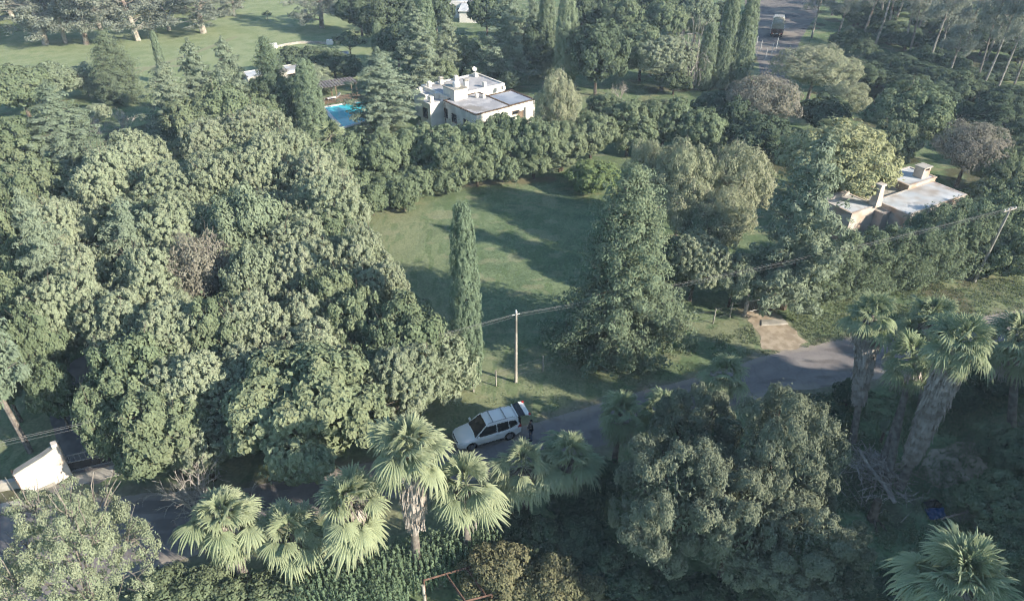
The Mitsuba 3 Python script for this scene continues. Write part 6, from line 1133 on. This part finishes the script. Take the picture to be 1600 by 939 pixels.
body = loft([(-2.32, sec(.48, .70, .74, .95, .72, .97)), (-2.26, sec(.36, .66, .86, 1.02, .83, 1.04)), (-1.9, sec(.30, .66, .92, 1.06, .86, 1.07)), (-1.0, sec(.30, .66, .93, 1.04, .86, 1.05)), (.0, sec(.30, .66, .93, 1.02, .86, 1.03)), (.85, sec(.30, .66, .93, 1.00, .86, 1.04)), (1.1, sec(.30, .66, .93, .99, .85, 1.06)), (1.7, sec(.30, .66, .93, .93, .82, 1.02)), (2.15, sec(.32, .62, .86, .80, .72, .90)), (2.34, sec(.36, .58, .70, .70, .60, .76))])
cyl = cat([trimesh.creation.cylinder(.44, 2.2)]); cyl.apply_transform(trimesh.transformations.rotation_matrix(math.pi / 2, (1, 0, 0)))
def man(m): m = m.copy(); m.merge_vertices(); return m3.Manifold(m3.Mesh(np.asarray(m.vertices, np.float32), np.asarray(m.faces, np.uint32)))
try:
    bm = man(body)
    for x in (1.43, -1.38):
        for s in (-1, 1):
            c = trimesh.creation.cylinder(.44, .34); c.apply_transform(trimesh.transformations.rotation_matrix(math.pi / 2, (1, 0, 0))); c.apply_translation((x, s * .86, .37)); bm = bm - man(c)
    mm = bm.to_mesh(); b2 = trimesh.Trimesh(mm.vert_properties[:, :3], mm.tri_verts); body = b2 if len(b2.faces) > 50 else body
except Exception as e: print('car boolean', e)
cput('body', body, 'm_carpaint', 32)
def cab(x, z, w): return (x, [(0, 1.0), (w[0], 1.0), (w[0] * .985, 1.12), (w[0] * .97, 1.2), (w[1], z - .06), (w[1] * .93, z), (w[1] * .5, z + .025), (0, z + .03)])
house = loft([cab(-2.12, 1.62, (.80, .64)), cab(-1.9, 1.74, (.84, .68)), cab(-1.2, 1.80, (.85, .69)), cab(-.2, 1.81, (.85, .69)), cab(.25, 1.77, (.85, .68))])
cput('roof', house, 'm_carpaint', 32)
scr = trimesh.convex.convex_hull(np.array([(1.12, .78, 1.04), (1.12, -.78, 1.04), (.22, .62, 1.775), (.22, -.62, 1.775), (.2, .62, 1.72), (.2, -.62, 1.72), (1.0, .78, 1.0), (1.0, -.78, 1.0)])); cput('windscreen', scr, 'm_glass')
for s in (-1, 1):
    pil = tube([(1.08, s * .80, 1.02), (.24, s * .655, 1.765)], .04, 6); cput('pillar', pil, 'm_carpaint')
    q = [(.98, .862, 1.05), (.30, .74, 1.66), (-.42, .735, 1.68), (-.42, .868, 1.05)]
    for quad in (q, [(-.50, .868, 1.05), (-.50, .735, 1.68), (-1.28, .735, 1.67), (-1.36, .868, 1.08)], [(-1.44, .866, 1.12), (-1.36, .735, 1.66), (-1.90, .73, 1.58), (-2.02, .83, 1.30)]):
        qa = np.array(quad) * [1, s, 1]; out_ = np.array([0, s * .012, .004]); inn = np.array([0, -s * .10, -.02]); cput('side_window', trimesh.convex.convex_hull(np.vstack([qa + out_, qa + inn])), 'm_glass')
    cput('mirror', trimesh.convex.convex_hull(np.array([(.86 + dx, s * (.92 + dy), 1.08 + dz) for dx in (0, .12) for dy in (0, .2) for dz in (0, .14)])), 'm_carpaint')
    cput('headlight', trimesh.convex.convex_hull(np.array([(2.33, s * .52, .74), (2.30, s * .62, .80), (2.02, s * .80, .90), (2.10, s * .83, .78), (2.28, s * .70, .70)])), 'm_lamp')
    cput('tail_light', trimesh.convex.convex_hull(np.array([(-2.28, s * .84, .92), (-2.28, s * .84, 1.10), (-1.98, s * .92, 1.02), (-1.98, s * .90, 1.10), (-2.31, s * .66, 1.0), (-2.30, s * .66, 1.07)])), 'm_redlens')
    cput('roof_rail', tube([(.1, s * .60, 1.80), (.0, s * .60, 1.87), (-1.7, s * .60, 1.87), (-1.85, s * .60, 1.79)], .022, 6), 'm_metal')
    cput('side_step', box(-.95, 1.0, s * .93 - .07, s * .93 + .07, .30, .36, .02), 'm_blackplastic')
    for x in (.08, -.78): cput('door_handle', box(x - .62, x - .44, s * .925 - .02, s * .925 + .025, .88, .92, .008), 'm_alloy')
    for x in (1.43, -1.38):
        arch = trimesh.creation.annulus(.435, .475, .03, sections=40); arch = trimesh.intersections.slice_mesh_plane(arch, (0, 1, 0), (0, 0, 0)); arch.apply_transform(trimesh.transformations.rotation_matrix(math.pi / 2, (1, 0, 0))); arch.apply_translation((x, s * .925, .37)); cput('wheel_arch', arch, 'm_carpaint')
        wn = numbered(CAR + '__wheel'); 
        for nm, m, mt in zip(('tyre', 'rim', 'disc'), wheel(), ('m_rubber', 'm_alloy', 'm_blackplastic')):
            m = m.copy()
            if s < 0: m.apply_transform(np.diag([1, -1, 1, 1])); m.invert()
            m.apply_translation((x, s * .80, .37))
            if nm == 'tyre': put(wn, place(m, co, ca), mt, 30)
            else: put(wn + '__' + nm, place(m, co, ca), mt, 30)
for x in (-.25, -1.2): cput('cross_bar', box(x - .03, x + .03, -.66, .66, 1.875, 1.915, .01), 'm_metal')
cput('grille', box(2.30, 2.36, -.50, .50, .62, .76, .015), 'm_blackplastic'); cput('lower_grille', box(2.27, 2.345, -.45, .45, .42, .54, .015), 'm_blackplastic')
cput('bumper', trimesh.convex.convex_hull(np.array([(2.38, y, z) for y in (-.55, .55) for z in (.36, .56)] + [(2.2, y, z) for y in (-.84, .84) for z in (.36, .58)])), 'm_carpaint')
cput('number_plate', box(2.381, 2.39, -.20, .20, .50, .61), 'm_white')
hg = trimesh.convex.convex_hull(np.array([(-2.10, .64, 1.80), (-2.10, -.64, 1.80), (-2.62, .66, 1.84), (-2.62, -.66, 1.84), (-2.10, .64, 1.74), (-2.10, -.64, 1.74), (-2.62, .66, 1.78), (-2.62, -.66, 1.78)]))
hk = cput('hatch', cat([trimesh.convex.convex_hull(np.array([(-2.62, .70, 1.85), (-2.62, -.70, 1.85), (-3.0, .74, 1.70), (-3.0, -.74, 1.70), (-3.06, .70, 1.52), (-3.06, -.70, 1.52), (-2.6, .68, 1.78), (-2.6, -.68, 1.78)])), trimesh.convex.convex_hull(np.array([(-2.05, y, z) for y in (-.66, .66) for z in (1.77, 1.83)] + [(-2.12, y, z) for y in (-.66, .66) for z in (1.77, 1.83)]))]), 'm_carpaint', label='raised white rear hatch')
put(hk + '__window', place(hg, co, ca), 'm_glass')
for s in (-1, 1): put(hk + ('__tail_light' if s < 0 else '__tail_light_001'), place(box(-3.05, -2.9, s * .66 - .09, s * .66 + .09, 1.72, 1.78, .01), co, ca), 'm_redlens')
for s in (-1, 1): cput('hatch_strut', tube([(-2.05, s * .74, 1.4), (-2.6, s * .68, 1.86)], .015, 5), 'm_blackplastic')
cput('load_bay', box(-2.33, -2.27, -.62, .62, .75, 1.55), 'm_dark')

# ---------------------------------------------------------------- person
def figure(joints, bones, edge=.03):
    parts_ = []
    sph = {k: m3.Manifold.sphere(r, 20).translate(list(map(float, p))) for k, (p, r) in joints.items()}
    for b in bones: parts_.append(m3.Manifold.batch_hull([sph[k] for k in b]))
    m = m3.Manifold.batch_boolean(parts_, m3.OpType.Add).refine_to_length(edge).to_mesh()
    t = trimesh.Trimesh(m.vert_properties[:, :3], m.tri_verts); trimesh.smoothing.filter_taubin(t, iterations=10); return t
PER = thing('person', 'person in dark jacket and blue jeans standing behind the open car hatch', 'person')
po_, pa_ = (1.22, 32.57), unit(np.array([-.92, -.39])[None])[0]          # +x is where the person looks: the car
def pput(name, m, mat): part(PER, name, place(m, po_, pa_), mat, True)
J = {}
for s, n_ in ((1, 'l'), (-1, 'r')):
    J.update({f'hip{n_}': ((0, s * .095, .92), .105), f'knee{n_}': ((.02, s * .11, .50), .068), f'ank{n_}': ((-.02, s * .12, .09), .046), f'toe{n_}': ((.15, s * .14, .035), .036), f'heel{n_}': ((-.05, s * .12, .035), .034)})
skin = {}; bones_b = []
legs = figure(J, [('hipl', 'hipr'), ('hipl', 'kneel'), ('kneel', 'ankl'), ('hipr', 'kneer'), ('kneer', 'ankr')])
shoes = figure(J, [('ankl', 'heell', 'toel'), ('ankr', 'heelr', 'toer')])
T_ = {'pel': ((0, 0, .97), .12), 'wai': ((0, .0, 1.10), .115), 'chl': ((0, .09, 1.30), .115), 'chr': ((0, -.09, 1.30), .115), 'shl': ((-.01, .175, 1.43), .062), 'shr': ((-.01, -.175, 1.43), .062), 'nk': ((0, 0, 1.50), .06), 'ell': ((-.03, .25, 1.16), .048), 'elr': ((-.03, -.25, 1.16), .048), 'wrl': ((.10, .24, .93), .036), 'wrr': ((.10, -.24, .93), .036), 'pl': ((0, .07, .97), .125), 'pr': ((0, -.07, .97), .125)}
jac = figure(T_, [('pl', 'pr', 'wai'), ('wai', 'chl', 'chr'), ('chl', 'chr', 'shl', 'shr'), ('shl', 'shr', 'nk'), ('shl', 'ell'), ('ell', 'wrl'), ('shr', 'elr'), ('elr', 'wrr')])
S_ = {'n0': ((0, 0, 1.48), .052), 'n1': ((.015, 0, 1.57), .050), 'hd': ((.01, 0, 1.66), .092), 'jaw': ((.05, 0, 1.59), .055), 'crown': ((-.015, 0, 1.68), .09), 'nose': ((.108, 0, 1.635), .014), 'brow': ((.085, 0, 1.67), .03), 'earl': ((0, .09, 1.64), .02), 'earr': ((0, -.09, 1.64), .02), 'lip': ((.095, 0, 1.60), .016)}
sb = [('n0', 'n1'), ('n1', 'jaw', 'hd'), ('hd', 'crown', 'jaw'), ('brow', 'nose'), ('nose', 'hd'), ('earl', 'hd'), ('earr', 'hd'), ('lip', 'jaw')]
head = figure(S_, sb, .012)
hj, hb = {}, []
for s, n_ in ((1, 'l'), (-1, 'r')):
    w = np.array([.11, s * .24, .91]); dn = np.array([.25, 0, -.97]); ac = np.array([.97, 0, .25])
    hj[f'w{n_}'] = (w, .028); hj[f'a{n_}'] = (w + dn * .085 + ac * .032, .015); hj[f'b{n_}'] = (w + dn * .088 - ac * .034, .014); hb.append((f'w{n_}', f'a{n_}', f'b{n_}'))
    for i, (o_, L_) in enumerate([(.034, .072), (.012, .08), (-.011, .075), (-.033, .058)]):
        b_ = w + dn * .085 + ac * o_; c_ = np.array([0, -s * .012, 0]); hj[f'f{n_}{i}0'] = (b_, .0105); hj[f'f{n_}{i}1'] = (b_ + dn * L_ * .5 + c_ * .6, .0095); hj[f'f{n_}{i}2'] = (b_ + dn * L_ + c_ * 2, .008); hb += [(f'f{n_}{i}0', f'f{n_}{i}1'), (f'f{n_}{i}1', f'f{n_}{i}2')]
    hj[f't{n_}0'] = (w + dn * .03 + ac * .025, .014); hj[f't{n_}1'] = (w + dn * .065 + ac * .062, .011); hj[f't{n_}2'] = (w + dn * .095 + ac * .07, .009); hb += [(f't{n_}0', f't{n_}1'), (f't{n_}1', f't{n_}2')]
hands = figure(hj, hb, .008)
hair = figure({'a': ((-.02, 0, 1.70), .094), 'b': ((-.045, 0, 1.63), .075), 'c': ((.035, 0, 1.735), .055)}, [('a', 'b'), ('a', 'c')], .02)
pput('head', head, 'm_skin'); pput('hands', hands, 'm_skin'); pput('hair', hair, 'm_hair'); pput('jacket', jac, 'm_jacket'); pput('jeans', legs, 'm_jeans'); pput('shoes', shoes, 'm_dark')

# ---------------------------------------------------------------- truck on the far street
TR = thing('lorry', 'white cabbed lorry with a high netted load driving away on the far street', 'lorry')
to_, ta_ = (51.31, 140.12), unit((np.array((70.09, 194.32)) - np.array((46.45, 126.19)))[None])[0]
def tput(name, m, mat, smooth=False, **k): return part(TR, name, place(m, to_, ta_), mat, smooth, **k)
tput('chassis', box(.1, 7.6, -.45, .45, .62, .82), 'm_blackplastic'); tput('bed', box(.0, 5.3, -1.15, 1.15, .85, 1.0, .02), 'm_trim')
for y in (-1.15, 1.11): tput('side_board', box(.0, 5.3, y, y + .04, 1.003, 1.9), 'm_truckpaint')
tput('tailboard', box(-.05, -.003, -1.15, 1.15, 1.0, 1.7), 'm_rust', label='reddish tailboard')
tput('load', trimesh.convex.convex_hull(np.array([(x, y, z) for x in (.02, 5.2) for y in (-1.08, 1.08) for z in (1.01, 2.5)] + [(x, y, 2.95) for x in (.4, 4.8) for y in (-.6, .6)])), 'm_net', label='greenish-tan netted load')
tput('cab', trimesh.convex.convex_hull(np.array([(5.5, y, z) for y in (-1.1, 1.1) for z in (.75, 2.75)] + [(7.6, y, z) for y in (-1.1, 1.1) for z in (.7, 1.5)] + [(7.2, y, 2.65) for y in (-1.0, 1.0)])), 'm_truckpaint')
tput('wind_deflector', trimesh.convex.convex_hull(np.array([(5.55, y, z) for y in (-.95, .95) for z in (2.77, 3.25)] + [(6.8, y, 2.78) for y in (-.95, .95)])), 'm_white')
tput('rear_window', box(5.46, 5.497, -.7, .7, 2.0, 2.55), 'm_glass')
for y in (-.95, .72): tput('tail_light', box(-.1, -.055, y, y + .23, .78, .95, .01), 'm_redlens')
tput('rear_bumper', box(-.1, .0, -1.0, 1.0, .5, .64), 'm_rust'); tput('number_plate', box(-.09, -.053, -.22, .22, .80, .92), 'm_white')
for s in (-1, 1):
    for x in (1.0, 2.1, 6.6):
        wn = numbered(TR + '__wheel')
        for nm, m, mt in zip(('tyre', 'rim', 'disc'), wheel(.5, .32), ('m_rubber', 'm_alloy', 'm_blackplastic')):
            if s < 0: m.apply_transform(np.diag([1, -1, 1, 1])); m.invert()
            m.apply_translation((x, s * .92, .5)); put(wn if nm == 'tyre' else wn + '__' + nm, place(m, to_, ta_), mt, 30)

# ---------------------------------------------------------------- grass tufts
rng = np.random.default_rng(77)
def tufts(pg, n, h0, h1, avoid=None):
    x0, y0, x1, y1 = pg.bounds; q = rng.uniform((x0, y0), (x1, y1), (n * 3, 2))
    import shapely
    ok = shapely.contains_xy(pg, q[:, 0], q[:, 1])
    if avoid is not None: ok &= ~shapely.contains_xy(avoid, q[:, 0], q[:, 1])
    dens = meshkit.fbm(np.column_stack([q * .8, np.zeros(len(q))]), 3); ok &= dens + rng.normal(0, .12, len(q)) > .45
    return q[ok][:n], rng.uniform(h0, h1, min(n, ok.sum()))
road_pg = Polygon(ROAD_N + ROAD_S[::-1]); drive_pg = Polygon(DRIVE).buffer(.2)
avoid = unary_union([road_pg.buffer(-.15), drive_pg, Polygon(STREET).buffer(.3)])
VERGE = Polygon([(-6.50, 30.72), (-2.74, 37.29), (4.86, 41.06), (10.59, 43.47), (19.20, 46.52), (29.23, 49.66), (47.33, 53.00), (43.83, 47.44), (27.12, 43.47), (15.61, 39.41), (1.72, 33.93), (-4.56, 31.83)])
sets = [tufts(VERGE, 15000, .05, .13, avoid), tufts(Polygon([(9.71, 41.06), (29.23, 49.66), (47.47, 53.22), (44.13, 47.91), (19.52, 41.38)]), 9000, .08, .22, avoid), tufts(Polygon([(-16.20, 65.77), (-7.14, 70.82), (9.48, 72.86), (8.38, 46.07), (-2.76, 37.77), (-9.43, 46.07)]), 9000, .03, .07, avoid), tufts(Polygon([(18.10, 36.75), (37.48, 38.83), (30.89, 22.50), (13.05, 20.30)]), 16000, .08, .24, avoid), tufts(Polygon([(-32.31, 26.72), (-21.62, 27.19), (-19.41, 21.37), (-28.07, 20.30)]), 4000, .08, .22, avoid)]
q = np.vstack([s_[0] for s_ in sets]); hh = np.concatenate([s_[1] for s_ in sets]); nb = 3; n = len(q)
c = np.repeat(np.column_stack([q, np.zeros(n)]), nb, 0) + np.column_stack([rng.normal(0, .05, (n * nb, 2)), np.zeros(n * nb)]); hb_ = np.repeat(hh, nb) * rng.uniform(.6, 1.1, n * nb); az = rng.random(n * nb) * 6.283
s_ = np.column_stack([np.cos(az), np.sin(az), az * 0]) * (hb_ * .22)[:, None]; ln = np.column_stack([rng.normal(0, .35, (n * nb, 2)) * hb_[:, None], hb_])
v = np.stack([c - s_, c + s_, c + ln], 1).reshape(-1, 3); f = np.arange(len(v)).reshape(-1, 3)
struct('grass', trimesh.Trimesh(v, f, process=False), 'l_grass', 'stuff', uv=np.repeat(np.column_stack([np.clip(np.repeat(rng.random(n), nb) * .7 + rng.random(n * nb) * .3, 0, 1), np.clip(rng.normal(.1, .2, n * nb), 0, 1)]), 3, axis=0), label='tufts of grass on verge, lawn and clearing')
scene = {k: d for k, d in scene.items()}
